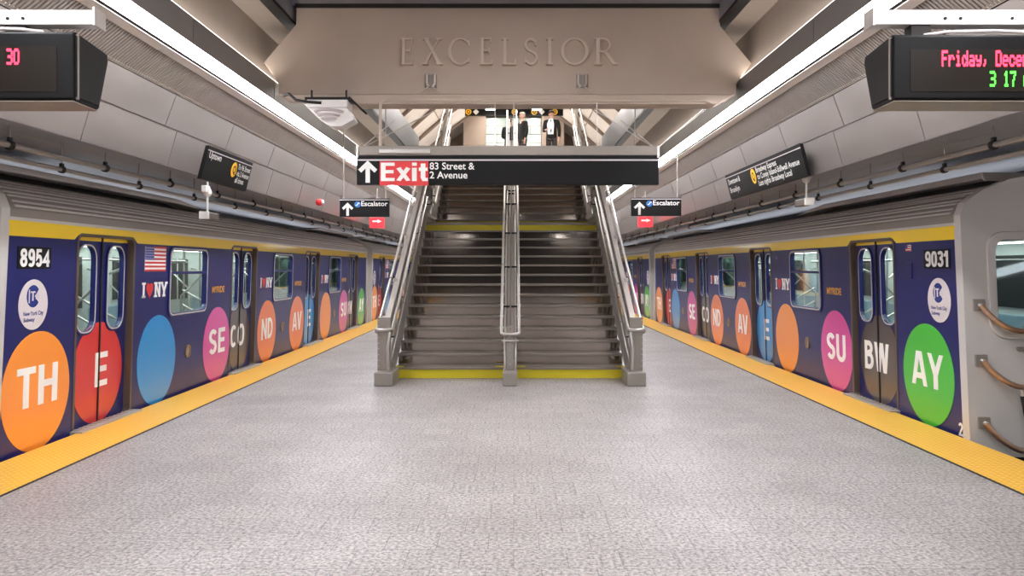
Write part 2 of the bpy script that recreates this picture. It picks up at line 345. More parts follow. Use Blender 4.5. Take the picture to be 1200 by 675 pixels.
# ================================================================== SETTING
Y0, Y1 = -32.0, 64.0          # the station runs along y
CX = -.09                     # centre line of the ceiling work
def struct(mb, name, m, **k): return mb.build(name, m, kind='structure', **k)
Z = lambda Y: Y + EYE
struct(MB().box(-3.66, 3.66, Y0, Y1, -.3, 0), 'floor', 'floor')
for sd, s in (('left', -1), ('right', 1)):
    b = MB(); xs = sorted((s * 3.66, s * 4.27)); b.box(xs[0], xs[1], Y0, Y1, -.3, .006); struct(b, 'floor_tactile_' + sd, 'tactile')
    xs = sorted((s * 3.635, s * 3.66)); struct(MB().box(xs[0], xs[1], Y0, Y1, -.2, .004), 'trim_' + sd, 'seam')
    xs = sorted((s * 4.2, s * 3.9)); struct(MB().box(xs[0], xs[1], Y0, Y1, -1.6, -.3), 'wall_platform_' + sd, 'trackbed')
    xs = sorted((s * 4.0, s * 8.2)); struct(MB().box(xs[0], xs[1], Y0, Y1, -1.8, -1.6), 'floor_track_' + sd, 'trackbed')
    xs = sorted((s * 7.75, s * 8.2)); struct(MB().box(xs[0], xs[1], Y0, Y1, -1.6, 5.2), 'wall_' + sd, 'tunnel')
    X = lambda x: CX + s * x
    # long ceiling elements: cross-section polygons swept along y
    def sweep(poly, name, m, ya=Y0, yb=Y1):
        b = MB(); b.flat([poly], ya, yb, lambda u, v, d: (X(u), d, Z(v))); return struct(b, name, m)
    sweep([(2.87, 2.20), (2.87, 2.80), (2.58, 2.80), (2.58, 2.90), (3.6, 2.90), (3.6, 2.20)], 'ceiling_edge_' + sd, 'concrete2')
    sweep([(2.60, 2.80), (2.46, 2.82), (2.46, 2.86), (2.60, 2.86)], 'ceiling_gap_' + sd, 'dark')
    # steel cladding: two rows of panels with open joints, over the platform edge
    p0, p1, p2 = (3.27, 1.72), (3.385, 1.405), (3.49, 1.04)
    bj = MB(); bp_ = MB()
    bj.flat([[(3.30, 1.72), (3.412, 1.405), (3.517, 1.05), (3.56, 1.05), (3.46, 1.4), (3.35, 1.75)]], Y0, Y1, lambda u, v, d: (X(u), d, Z(v)))
    for (a, c, off) in ((p0, p1, .25), (p1, p2, .55)):
        y = -4.0 + off; g = .009
        dx, dv = c[0] - a[0], c[1] - a[1]
        while y < Y1 - .1:
            q = []
            for t in (.02, .98):
                q.append((a[0] + dx * t, a[1] + dv * t))
            bp_.flat([[q[0], q[1], (q[1][0] + .03, q[1][1] + .008), (q[0][0] + .03, q[0][1] + .008)]], max(y + g, Y0), min(y + 1.72 - g, Y1), lambda u, v, d: (X(u), d, Z(v)))
            y += 1.72
    struct(bp_, 'ceiling_cladding_' + sd, 'panel'); struct(bj, 'ceiling_joint_' + sd, 'joint')
    # unseen tube added on the tunnel wall to brighten the track soffit
    t = thing('added_fill_tube', 'added cool white fill tube along the tunnel wall behind the %s train' % sd, 'light', (s * 7.69, 20, 2.35))
    MB().box(*sorted((0, s * .05)), -26, 40, -.08, .10).build('housing', 'housing', t)
    MB().box(*sorted((-s * .05, 0)), -26, 40, -.05, .07).build('tube', 'coolfill', t)
    sweep([(3.24, 1.735), (3.27, 1.722), (3.30, 1.745), (3.26, 1.76)], 'trim_cladding_' + sd, 'white')
    # soffit over the track, with long seams
    b = MB()
    for i in range(9):
        xa = 3.53 + i * .47
        sl = lambda x: 1.04 + .095 * (x - 3.49)
        b.flat([[(xa - .03, sl(xa)), (xa + .435, sl(xa + .43) + .004), (xa + .435, sl(xa) + .1), (xa - .03, sl(xa) + .06)]], Y0, Y1, lambda u, v, d: (X(u), d, Z(v)))
    struct(b, 'ceiling_track_' + sd, 'soffit')
    struct(MB().box(*sorted((X(3.4), s * 8.2)), Y0, Y1, Z(1.48), Z(1.6)), 'ceiling_slab_' + sd, 'tunnel')
    # ribbed strip between lights and cladding
    b = MB(); n = 1000
    b.flat([[(3.045, 1.96), (3.285, 1.765), (3.30, 1.79), (3.06, 1.985)]], Y0, Y1, lambda u, v, d: (X(u), d, Z(v)))
    for i in range(n):
        y = 2.0 + i * .045
        b.flat([[(3.02, 1.915), (3.255, 1.722), (3.262, 1.74), (3.03, 1.935)]], y, y + .027, lambda u, v, d: (X(u), d, Z(v)))
    struct(b, 'ceiling_ribs_' + sd, 'rib')
    # side floors of the mezzanine beside the stair opening and their kerbs
    struct(MB().box(*sorted((X(2.52), s * 8.2)), 10.2, 22.4, 4.58, 4.86), 'floor_mezzanine_' + sd, 'mezzfloor')
    struct(MB().box(*sorted((X(2.46), X(2.52))), 10.2, 22.4, 4.50, 5.12), 'wall_kerb_' + sd, 'bluemetal')
    struct(MB().box(*sorted((X(2.46), X(2.52))), Y0, 10.2, 4.48, 4.70), 'ceiling_tray_' + sd, 'bluemetal')

b = MB(); y = Y0
while y < 10.1:
    b.box(CX - 2.46, CX + 2.46, y + .006, min(y + 1.5, 10.2) - .006, 4.66, 4.76); y += 1.5
struct(b, 'ceiling', 'bluemetal')
struct(MB().box(-8.2, 8.2, Y0, 10.2, 4.76, 4.9), 'ceiling_slab', 'tunnel')
lp = None
for i in range(9):  # unseen lamps added overhead to light the beam face
    y = 7.3 - 2.4 * i
    if lp is None:
        lp = thing('added_ceiling_lamp', 'added linear fill lamp on the metal tray ahead of the lettered beam', 'light', (CX, y, 4.66), 0, 'added ceiling tray lamps')
        MB().box(-.12, .12, -.75, .75, -.06, 0).build('housing', 'white', lp, bevel=.008)
        MB().box(-.10, .10, -.73, .73, -.075, -.06).build('diffuser', 'cefill', lp)
    else:
        c = copy_tree(lp); c.location.y = y
struct(MB().box(-8.2, 8.2, 22.4, Y1, 4.6, 4.86), 'floor_mezzanine', 'mezzfloor')
struct(MB().box(-8.2, 8.2, Y1, Y1 + .3, -1.8, 5), 'wall_end', 'tunnel')
struct(MB().box(-8.2, 8.2, Y0 - .3, Y0, -1.8, 5), 'wall_behind', 'tunnel')

# ------------------------------------------------------------------ the lettered beam
BY = 9.6
bm_ = lambda px, py: ((px - 602) * BY / 975, EYE + (313 - py) * BY / 975)
poly = [bm_(*p) for p in ((347, 4), (347, 28), (309, 73), (326, 97), (326, 111), (863, 111), (863, 98), (881, 74), (844, 30), (844, 4))]
b = MB(); b.flat([poly], BY, BY + .5, lambda u, v, d: (u, d, v)); beam = b.build('ceiling_beam', 'concrete', kind='structure', bevel=.012)
poly = [bm_(*p) for p in ((330, 111.5), (372, 123), (838, 123), (860, 111.5))]
b = MB(); b.flat([poly], BY - .035, BY + .26, lambda u, v, d: (u, d, v)); b.build('lower_lip', 'concrete', beam, bevel=.012)
b = MB(); b.flat([[bm_(*p) for p in ((347, 5), (347, 9.5), (844, 9.5), (844, 5))]], BY - .03, BY, lambda u, v, d: (u, d, v)); b.build('top_joint', 'seam', beam)

def serif_letters(mb, fn, d0, d1):
    T, t = .125, .058                     # thick and thin strokes
    def st(pts, w, cl=False): return stroke(pts, w, cl)
    def ser(x, y, w=.26): return stroke([(x - w / 2, y), (x + w / 2, y)], .05)
    def ring(cx, rx, tx):
        return [circ(cx, .5, rx, 36, ry=.515), circ(cx, .5, rx - tx, 36, ry=.515 - .05)[::-1]]
    def cshape(cx, rx, tx):
        o = circ(cx, .5, rx, 26, 42, 318, .515); i_ = circ(cx + .01, .5, rx - tx, 26, 44, 316, .465)
        return [o + i_[::-1]]
    Es = [st([(.13, 0), (.13, 1)], T), st([(.03, .978), (.52, .978)], .05), st([(.13, .53), (.44, .53)], .05), st([(.03, .022), (.56, .022)], .05), st([(.5, .99), (.5, .83)], .04), st([(.43, .64), (.43, .42)], .04), st([(.545, 0), (.545, .18)], .04)]
    S_ = []
    pts = arc(.27, .745, .2, .22, 30, 262, 12) + arc(.29, .25, .22, .23, 82, -150, 12); S_.append(st(pts, .092)); S_ += [st([(.47, .92), (.47, .72)], .04), st([(.06, .05), (.06, .28)], .04)]
    g = {'E': Es, 'X': [st([(.12, 1), (.66, 0)], T), st([(.64, 1), (.1, 0)], t), ser(.12, .978), ser(.64, .978, .22), ser(.66, .022), ser(.1, .022, .22)],
         'C': [cshape(.5, .48, .115), st([(.845, .92), (.845, .7)], .045), st([(.845, .08), (.845, .26)], .045)],
         'L': [st([(.13, 0), (.13, 1)], T), ser(.13, .978), st([(.03, .022), (.58, .022)], .05), st([(.56, 0), (.56, .2)], .045)],
         'S': S_, 'I': [st([(.13, 0), (.13, 1)], T), ser(.13, .978), ser(.13, .022)], 'O': [ring(.5, .5, .115)],
         'R': [st([(.13, 0), (.13, 1)], T), ser(.13, .978), ser(.13, .022), st([(.13, .978), (.3, .978)] + arc(.33, .74, .2, .238, 90, -90, 10) + [(.13, .5)], .07), st([(.36, .5), (.68, .02)], T * .9), ser(.72, .022, .16)]}
    xs = {0: ('E', 470, 485), 1: ('X', 496, 519), 2: ('C', 525, 551), 3: ('E', 562, 577), 4: ('L', 588, 605), 5: ('S', 614, 629), 6: ('I', 640, 648), 7: ('O', 657, 689), 8: ('R', 696, 723)}
    gw = {'E': .58, 'X': .78, 'C': .9, 'L': .6, 'S': .52, 'I': .26, 'O': 1.0, 'R': .8}
    for ch, xa, xb in xs.values():
        (ua, va), (ub, vb) = bm_(xa, 76.5), bm_(xb, 46)
        for q_, loops in enumerate(g[ch]):
            mb.flat([[(ua + p[0] / gw[ch] * (ub - ua), va + p[1] * (vb - va)) for p in l] for l in loops], d0, d1 + .0005 * q_, fn)
b = MB(); serif_letters(b, lambda u, v, d: (u, BY - d, v), -.02, .055); b.build('lettering', 'letterstone', beam)

for px, lab in ((505, 'left'), (682, 'right')):
    u, v = bm_(px, 97)
    t = thing('anchor_bracket', 'small steel anchor clamp on the beam, below the letter %s' % ('X' if lab == 'left' else 'O'), 'bracket', (u, BY, v))
    MB().box(-.07, .07, -.02, 0, -.06, .09).build('plate', 'newel', t, bevel=.005)
    for k in (-.045, .045):
        MB().tube([(k, -.05, .09), (k, -.05, -.02), (k * .4, -.06, -.06)], .016).build('prong', 'stringer', t)
        MB().tube([(k * .3, -.05, -.05), (k * 2.2, -.08, -.12)], .008, 6).build('stay', 'steel', t)

# ------------------------------------------------------------------ strip lights
for sd, s in (('left', -1), ('right', 1)):
    X = lambda x: CX + s * x
    first = None
    for i in range(28):
        y = -19.76 + i * 2.46
        if first is None:
            t = thing('strip_light', '', 'light', (X(2.86), y, Z(1.93)), 0, 'strip lights in the %s ceiling row' % sd)
            P = lambda u, v, d: (s * (u - 2.86), d, v - 1.93)
            MB().flat([[(2.72, 1.955), (2.72, 2.19), (2.98, 2.19), (3.03, 1.97), (3.03, 1.925), (3.0, 1.925), (3.0, 1.96)]], .008, 2.452, P).build('housing', 'housing', t)
            MB().flat([[(2.725, 1.95), (2.89, 1.928), (2.895, 1.95), (2.73, 1.97)]], .012, 2.448, P).build('diffuser', 'lamp', t)
            MB().flat([[(2.725, 2.19), (2.835, 2.19), (2.835, 2.197), (2.725, 2.197)]], .012, 2.448, P).build('added_uplight', 'upfill', t)  # unseen glow added on the housing top to light coffer and beam
            MB().flat([[(2.89, 1.932), (2.93, 1.925), (2.93, 1.96), (2.89, 1.96)]], .008, 2.452, P).build('slot', 'dark', t)
            MB().flat([[(2.93, 1.918), (3.025, 1.900), (3.03, 1.95), (2.93, 1.96)]], .008, 2.452, P).build('lip', 'white', t)
            first = t
        else:
            t = copy_tree(first); t.location.y = y
        t['label'] = 'long white strip light in the continuous row along the %s side of the ceiling' % sd

# ------------------------------------------------------------------ subway cars
L = 17.1; TILT = -.03
def car_side(u, v, d): return (u, -d + TILT * v, v)
def flare(v): return .16 * max(0, 1 - v / 2.03)
DOORS = [1.74 + 4.48 * i for i in range(4)]
WINS = [3.95, 8.43, 12.91]
DISCS = [('TH', .50, 'orange'), (' ', 3.03, 'blue'), ('SE', 5.05, 'pink'), ('ND', 7.5, 'dorange'), ('AV', 9.5, 'dorange'), (' ', 12.02, 'orange'), ('SU', 14.03, 'pink'), ('AY', 16.48, 'green')]
DDISCS = [('E', 'red'), ('CO', 'grey'), ('E', 'blue'), ('BW', 'grey')]
def make_car(number, num_end, flag_end):
    root = thing('subway_car', '', 'train car')
    # platform side
    outer = [(-flare(-.14), -.14), (L + flare(-.14), -.14), (L, 2.03), (0, 2.03)]
    holes = [rrect(c - .61, c + .61, -.02, 1.945, .07)[::-1] for c in DOORS] + [rrect(c - .62, c + .62, 1.03, 1.86, .1)[::-1] for c in WINS]
    MB().flat([outer] + holes, -.06, 0, car_side).build('body_side', 'navy', root)
    # yellow band: lower edge steps up over each door
    pts = [(-flare(1.9), 1.898)]
    for c in DOORS: pts += [(c - .68, 1.898), (c - .6, 1.95), (c + .6, 1.95), (c + .68, 1.898)]
    pts += [(L + flare(1.9), 1.898), (L, 2.034), (0, 2.034)]
    MB().flat([pts], 0, .004, car_side).build('yellow_band', 'band', root)
    for i, c in enumerate(DOORS):
        ch, colr = DDISCS[i]
        MB().flat([rrect(c - .63, c + .63, -.04, 1.965, .09), rrect(c - .59, c + .59, -.0, 1.935, .06)[::-1]], -.12, .006, car_side).build('door_frame', 'jamb', root)
        for s in (-1, 1):
            x0, x1 = sorted((c + s * .004, c + s * .62)); wx0, wx1 = sorted((c + s * .13, c + s * .49))
            lf = MB().flat([[(x0, -.01), (x1, -.01), (x1, 1.95), (x0, 1.95)], rrect(wx0, wx1, .97, 1.85, .14)[::-1]], -.11, -.07, car_side).build('door_leaf', 'navy', root)
            MB().flat([[(x0, 1.898), (x1, 1.898), (x1, 1.95), (x0, 1.95)]], -.07, -.067, car_side).build('leaf_band', 'band', lf)
            MB().flat([rrect(wx0 - .03, wx1 + .03, .94, 1.88, .16), rrect(wx0 + .006, wx1 - .006, .976, 1.844, .135)[::-1]], -.09, -.055, car_side).build('window_frame', 'navy', lf)
            MB().flat([rrect(wx0 - .012, wx1 + .012, .958, 1.862, .15), rrect(wx0 + .002, wx1 - .002, .972, 1.848, .14)[::-1]], -.09, -.052, car_side).build('window_seal', 'trainsteel', lf)
            MB().flat([rrect(wx0, wx1, .97, 1.85, .14)], -.095, -.09, car_side).build('window_glass', 'glass', lf)
            half = [(c + .0, .51 - .53), ] if False else circ(c, .52, .53, 28, -90, 90) if s > 0 else circ(c, .52, .53, 28, 90, 270)
            half = [(max(min(p[0], x1), x0), max(p[1], .0)) for p in half]
            MB().flat([half], -.07, -.066, car_side).build('disc', colr, lf)
        b = MB()
        if len(ch) == 1: letters(b, ch, c + .06, .55, .26, .36, -.066, -.063, car_side)
        else: letters(b, ch, c - .07, .55, .66, .35, -.066, -.063, car_side)
        b.build('lettering', 'ink', root)
        MB().flat([[(c - .011, 0), (c + .011, 0), (c + .011, 1.95), (c - .011, 1.95)]], -.1, -.055, car_side).build('door_seal', 'rubber', root)
        sp = MB().box(c - .66, c + .66, -.125, .0, -.02, .022).build('door_sill', 'stringer', root, bevel=.006)
        b = MB().box(c - .64, c + .64, -.062, -.01, .02, .024)
        for k in range(14): b.box(c - .62 + k * .09, c - .58 + k * .09, -.06, -.012, .022, .034)
        b.build('cleats', 'stringer', sp)
    for c in WINS:
        MB().flat([rrect(c - .66, c + .66, .99, 1.9, .13), rrect(c - .60, c + .60, 1.05, 1.84, .09)[::-1]], -.03, .014, car_side).build('window_frame', 'navy', root)
        MB().flat([rrect(c - .63, c + .63, 1.02, 1.87, .11), rrect(c - .612, c + .612, 1.038, 1.852, .1)[::-1]], -.03, .017, car_side).build('window_seal', 'trainsteel', root)
        MB().flat([[(c - .6, 1.54), (c + .6, 1.54), (c + .6, 1.575), (c - .6, 1.575)]], -.03, .005, car_side).build('window_bar', 'navy', root)
        MB().flat([rrect(c - .61, c + .61, 1.04, 1.85, .1)], -.035, -.03, car_side).build('window_glass', 'glass', root)
        MB().flat([circ(c + .03, .52, .085, 24), circ(c + .03, .52, .06, 24)[::-1]], 0, .012, car_side).build('socket_ring', 'brass', root)
        MB().flat([circ(c + .03, .52, .06, 24)], 0, .004, car_side).build('socket_cover', 'newel', root)
        # I-heart-NY mark and gold word
        b = MB(); u = c - 1.05
        def slab(x0, x1):
            for x in (x0, x1): b.flat([[(x - .045, 1.27), (x + .045, 1.27), (x + .045, 1.295), (x - .045, 1.295)]], 0, .004, car_side); b.flat([[(x - .045, 1.425), (x + .045, 1.425), (x + .045, 1.45), (x - .045, 1.45)]], 0, .004, car_side)
        slab(u - .29, u - .29); b.flat([[(u - .31, 1.27), (u - .27, 1.27), (u - .27, 1.45), (u - .31, 1.45)]], 0, .004, car_side)
        letters(b, 'N', u + .085, 1.36, .15, .18, 0, .004, car_side); slab(u + .03, u + .03); b.flat([[(u + .10, 1.425), (u + .19, 1.425), (u + .19, 1.45), (u + .10, 1.45)]], 0, .004, car_side)
        letters(b, 'Y', u + .27, 1.36, .17, .18, 0, .004, car_side); b.flat([[(u + .23, 1.27), (u + .31, 1.27), (u + .31, 1.295), (u + .23, 1.295)]], 0, .004, car_side)
        for x in (u + .2, u + .335): b.flat([[(x - .035, 1.425), (x + .035, 1.425), (x + .035, 1.45), (x - .035, 1.45)]], 0, .004, car_side)
        b.build('lettering', 'ink', root)
        ht = []
        for i in range(32):
            t = 2 * pi * i / 32; ht.append((u - .13 + .0062 * 16 * sin(t) ** 3 * .95, 1.365 + .0064 * (13 * cos(t) - 5 * cos(2 * t) - 2 * cos(3 * t) - cos(4 * t))))
        MB().flat([ht[::-1]], 0, .004, car_side).build('heart', 'red', root)
        b = MB(); words(b, 'MYRIDE', c + 1.1, 1.265, .5, .085, .004, car_side, .03); b.build('gold_word', 'gold', root)
    for ch, c, colr in DISCS:
        r = .54 if ch != 'AY' else .53
        dm = MB().flat([[(p[0], max(p[1], -.1)) for p in circ(c, .51, r, 48)]], 0, .004, car_side).build('disc', colr, root)
        if ch != ' ':
            b = MB(); letters(b, ch, c, .56, .64, .36, .004, .008, car_side); b.build('lettering', 'ink', dm)
    # flag
    fu, f0, f1 = 2.62, 1.58, 1.875
    b = MB(); b.flat([[(fu, f0), (fu + .58, f0), (fu + .58, f1), (fu, f1)]], 0, .003, car_side); fl = b.build('flag', 'ink', root)
    b = MB(); hs = (f1 - f0) / 13
    for k in range(0, 13, 2):
        b.flat([[(fu + (.24 if k > 5 else 0), f0 + k * hs), (fu + .58, f0 + k * hs), (fu + .58, f0 + k * hs + hs), (fu + (.24 if k > 5 else 0), f0 + k * hs + hs)]], .003, .005, car_side)
    b.build('stripes', 'red', fl)
    MB().flat([[(fu, f0 + 6 * hs), (fu + .24, f0 + 6 * hs), (fu + .24, f1), (fu, f1)]], .003, .005, car_side).build('canton', 'flagblue', fl)
    b = MB()
    for r in range(5):
        for q in range(6): b.flat([circ(fu + .02 + q * .04, f0 + 6 * hs + .018 + r * .03, .007, 5)], .005, .006, car_side)
    b.build('stars', 'ink', fl)
    # number plates and round authority marks, one at each end
    for c in (num_end,):
        pl = MB().flat([[(c - .26, 1.615), (c + .26, 1.615), (c + .26, 1.81), (c - .26, 1.81)]], 0, .005, car_side).build('number_plate', 'black', root)
        b = MB(); letters(b, number, c, 1.712, .45, .16, .005, .008, car_side, wt=1.05, gap=.08); b.build('number', 'ink', pl)
        k = c + (.0 if c < 5 else .02)
        d = MB().flat([circ(k, 1.295, .225, 40)], 0, .004, car_side).build('authority_disc', 'cream', root)
        e = MB().flat([circ(k - .01, 1.37, .1, 30, 35, 325) + [(k + .01, 1.37)]], .004, .006, car_side).build('emblem', 'navyink', d)
        b = MB(); letters(b, 'I', k - .075, 1.37, .015, .12, .006, .008, car_side); letters(b, 'T', k - .02, 1.372, .07, .085, .006, .008, car_side); letters(b, 'A', k + .055, 1.372, .06, .06, .006, .008, car_side); b.build('emblem_letters', 'cream', d)
        b = MB(); words(b, 'New York City', k, 1.2, .31, .036, .006, car_side, .02); words(b, 'Subway', k - .065, 1.145, .17, .036, .006, car_side, .02); b.build('small_text', 'navyink', d)
    if flag_end == 'far':
        fl2 = MB().flat([[(L - 1.02, 1.8), (L - .9, 1.8), (L - .9, 1.87), (L - 1.02, 1.87)]], 0, .004, car_side).build('small_flag', 'ink', root)
        b = MB()
        for k in range(3): b.flat([[(L - 1.02, 1.8 + k * .024), (L - .9, 1.8 + k * .024), (L - .9, 1.812 + k * .024), (L - 1.02, 1.812 + k * .024)]], .004, .005, car_side)
        b.build('small_stripes', 'red', fl2)
        MB().flat([[(L - 1.02, 1.835), (L - .97, 1.835), (L - .97, 1.87), (L - 1.02, 1.87)]], .005, .006, car_side).build('small_canton', 'flagblue', fl2)
        MB().box(L - 1.02, L - .88, -.06, -.01, 1.5, 1.68).build('side_box', 'navy', root, bevel=.008)
        b = MB(); letters(b, '2', L - .0, .06, .07, .13, .001, .004, lambda u, v, d: (u, -d + TILT * v, v)); b.build('end_figure', 'ink', root)
    # far side, roof, underframe
    MB().box(0, L, 2.9, 2.96, -.14, 2.03).build('far_side', 'navy', root)
    prof = [(-.06, 2.03), (-.06, 2.13), (-.01, 2.23), (.12, 2.33), (.32, 2.42), (.62, 2.49), (1.45, 2.54), (2.28, 2.49), (2.58, 2.42), (2.78, 2.33), (2.91, 2.23), (2.96, 2.13), (2.96, 2.03)]
    rf = MB().flat([prof], 0.0, L, lambda u, v, d: (d, u, v)).build('roof', 'roof', root)
    MB().box(0, L, -.075, -.04, 2.032, 2.06).build('gutter', 'trainsteel', rf)
    b = MB()
    for (y, v) in ((-.052, 2.16), (-.028, 2.2), (.01, 2.25), (.055, 2.285), (.11, 2.328), (.18, 2.36), (.26, 2.397)):
        b.tube([(.1, y, v), (L - .1, y, v)], .011, 6)
    b.build('roof_ribs', 'trainsteel', rf)
    for a, e in ((.1, 5.3), (L - 5.3, L - .1)):
        sl = (a, a + .05, e - .9, e) if a < 1 else (a, a + .9, e - .05, e)
        b = MB(); b.flat([[(sl[0], 2.40), (sl[3], 2.40), (sl[2], 2.50), (sl[1], 2.50)]], .46, 2.5, lambda u, v, d: (u, d, v)); b.build('hood_well', 'rubber', rf)
        b = MB(); b.flat([[(sl[0] - (.0 if a < 1 else .25), 2.47), (sl[1], 2.50), (sl[2], 2.50), (sl[3] + (.25 if a < 1 else 0), 2.47), (sl[2], 2.565), (sl[1], 2.565)]], .28, 2.66, lambda u, v, d: (u, d, v)); b.build('roof_hood', 'trainsteel', rf, bevel=.01)
    MB().box(.3, L - .3, .15, 2.75, -1.1, -.14).build('underframe', 'rubber', root)
    # ends
    capo = [(-.05 + .0, -.15), (2.95, -.15), (2.96, 2.13), (2.91, 2.25), (2.75, 2.37), (2.5, 2.47), (2.1, 2.545), (1.45, 2.58), (.8, 2.545), (.4, 2.47), (.15, 2.37), (-.02, 2.25), (-.065, 2.13)]
    for e in (0, 1):
        X_ = (lambda u, v, d: (-d - flare(max(v, 0)), u, v)) if e == 0 else (lambda u, v, d: (L + d + flare(max(v, 0)), u, v))
        hol = [rrect(.24, .98, 1.02, 1.9, .12)[::-1], rrect(2.0, 2.72, 1.02, 1.9, .12)[::-1], rrect(1.26, 1.74, 1.05, 1.85, .08)[::-1]]
        cap = MB().flat([capo] + hol, -.02, .10, X_).build('end_wall', 'trainsteel', root, bevel=.022)
        for (q0, q1, v0, v1) in ((.24, .98, 1.02, 1.9), (2.0, 2.72, 1.02, 1.9), (1.26, 1.74, 1.05, 1.85)):
            f = MB().flat([rrect(q0 - .07, q1 + .07, v0 - .07, v1 + .07, .17), rrect(q0 + .01, q1 - .01, v0 + .01, v1 - .01, .11)[::-1]], .09, .125, X_).build('end_window_frame', 'trainsteel', cap, bevel=.008)
            MB().flat([rrect(q0, q1, v0, v1, .12)], .09, .095, X_).build('end_window_glass', 'endglass', cap)
        MB().flat([rrect(1.06, 1.94, -.02, 2.05, .06), rrect(1.09, 1.91, .0, 2.02, .05)[::-1]], .1, .115, X_).build('end_door_frame', 'newel', cap)
        MB().flat([rrect(.42, .78, .84, .875, .017)], .1, .125, X_).build('grab_handle', 'newel', cap)
    # barrier springs hang across the driving end only
    e = 1 if flag_end == 'far' else 0
    sg = 1 if e else -1
    def EP(y, v, d): return ((L if e else 0) + sg * (d + .10 + flare(max(v, 0))), y, v)
    for v in (1.27, .75, .17):
        MB().flat([rrect(.02, .13, v - .055, v + .055, .01)], .1, .125, lambda u, w, d: ((L if e else 0) + sg * (d + flare(max(w, 0))), u, w)).build('spring_plate', 'newel', root)
        MB().lathe([(0, 0), (.02, 0), (.02, .03), (0, .03)], EP(.075, v, .02), 'x', 10).build('plate_bolt', 'steel', root)
        pts = [EP(.08 + .78 * t, v - .27 * sin(pi * t ** .85) + .08 * t, .04 + .10 * sin(pi * t)) for t in [i / 16 for i in range(17)]]
        MB().tube(pts, .027, 10).build('barrier_spring', 'spring', root)
        if v == .75:
            m_ = pts[6]
            MB().tube([m_, (m_[0], m_[1] + .01, m_[2] - .08)], .018, 8).build('hose_clamp', 'steel', root)
            MB().tube([(m_[0], m_[1] + .01, m_[2] - .08), (m_[0] + sg * .02, m_[1] + .04, m_[2] - .3), (m_[0] + sg * .03, m_[1] + .06, m_[2] - .62)], .024, 8).build('hose', 'rubber', root)
    # interior seen through the glass
    MB().box(.1, L - .1, .14, 2.88, -.05, .0).build('car_floor', 'trackbed', root)
    MB().box(.1, L - .1, .1, 2.88, 1.97, 2.02).build('car_ceiling', 'liner', root)
    b = MB(); b.box(.3, L - .3, .35, .5, 1.955, 1.97); b.box(.3, L - .3, 2.4, 2.55, 1.955, 1.97); b.build('car_lamps', 'trainlamp', root)
    b = MB(); b.box(.1, L - .1, 2.84, 2.89, 0, 1.98); b.build('car_liner', 'liner', root)
    b = MB()
    for c in WINS: b.box(c - .6, c + .6, 2.825, 2.84, 1.05, 1.8)
    for c in DOORS: b.box(c - .55, c - .06, 2.825, 2.84, .95, 1.8); b.box(c + .06, c + .55, 2.825, 2.84, .95, 1.8)
    b.build('far_panes', 'rubber', root)
    for c in WINS:
        for y0, y1, ya, yb in ((.14, .62, .1, .17), (2.38, 2.84, 2.8, 2.86)):
            b = MB(); b.box(c - 1.45, c + 1.45, y0, y1, .38, .46); b.box(c - 1.45, c + 1.45, ya, yb, .46, .95); b.build('bench', 'seat', root, bevel=.02)
        b = MB()
        for k in (-1.5, 1.5):
            b.tube([(c + k, .66, .02), (c + k, .66, 1.2), (c + k, .3, 1.55), (c + k, .16, 1.6)], .018, 8)
            b.tube([(c + k, 2.3, .02), (c + k, 2.3, 1.2), (c + k, 2.66, 1.55), (c + k, 2.82, 1.6)], .018, 8)
            for q in range(3): b.tube([(c + k, .2, .6 + q * .22), (c + k, .64, .85 + q * .22)], .014, 6)
        for k in (-.75, 0, .75): b.tube([(c + k, 1.5, 0), (c + k, 1.5, 1.97)], .018, 8)
        b.tube([(c - 1.5, .6, 1.72), (c + 1.5, .6, 1.72)], .016, 8); b.tube([(c - 1.5, 2.3, 1.72), (c + 1.5, 2.3, 1.72)], .016, 8)
        b.build('grab_poles', 'steel', root)
    return root

lc = make_car('8954', .40, 'near'); lc.location = (-4.33, 7.03, 0); lc.rotation_euler = (0, 0, pi / 2)
lc['label'] = 'navy wrapped subway car numbered 8954 at the left platform edge'
rc = make_car('9031', L - .36, 'far'); rc.location = (4.33, 8.05 + L, 0); rc.rotation_euler = (0, 0, -pi / 2)
rc['label'] = 'navy wrapped subway car numbered 9031 at the right platform edge'
SK = ('number_plate', 'barrier_spring', 'spring_plate', 'plate_bolt', 'hose', 'hose_clamp', 'small_flag', 'side_box', 'end_figure')
c2 = copy_tree(lc, None, SK); c2.location.y += 18.2; c2['label'] = 'second navy car of the left train, beyond the first and half hidden by the stairs'
c3 = copy_tree(rc, None, SK); c3.location.y += 18.2; c3['label'] = 'second navy car of the right train, coupled behind the nearest car on that side'

# ================================================================== STAIRCASE
SX = -.05; RH, RT = .1676, .307; ZA, ZB = 12.18, 18.4
st = thing('staircase', 'wide stainless double staircase with yellow bottom riser, rising from the middle of the platform', 'staircase', (SX, 0, 0))
def nose(k):                          # riser k = 1..29 -> (y, height of its top)
    return (ZA + RT * (k - 1), RH * k) if k <= 15 else (ZB + RT * (k - 16), RH * k)
for lane, (xa, xb) in enumerate(((-1.68, -.1), (.1, 1.68))):
    for k in range(1, 30):
        y, z = nose(k)
        m = 'yellow' if k in (1, 15, 16) else 'riser'
        MB().box(xa, xb, y + .012, y + .03, z - RH + .002, z - .03 if m == 'riser' else z - .004).build('riser', m, st)
        if k < 29:
            d = RT if k != 15 else ZB - ZA - RT * 14
            MB().box(xa, xb, y - .012, y + d + .02, z - .036, z).build('tread', 'tread', st, bevel=.006) if k not in (15,) else MB().box(xa, xb, y + .0, y + d + .02, z - .05, z).build('landing', 'tread', st)
    for x in ((xa, xa + .12), (xb - .12, xb)):
        MB().box(x[0], x[1], ZA - .02, ZA + .05, RH, RH + .012).build('nosing_mark', 'yellow', st)
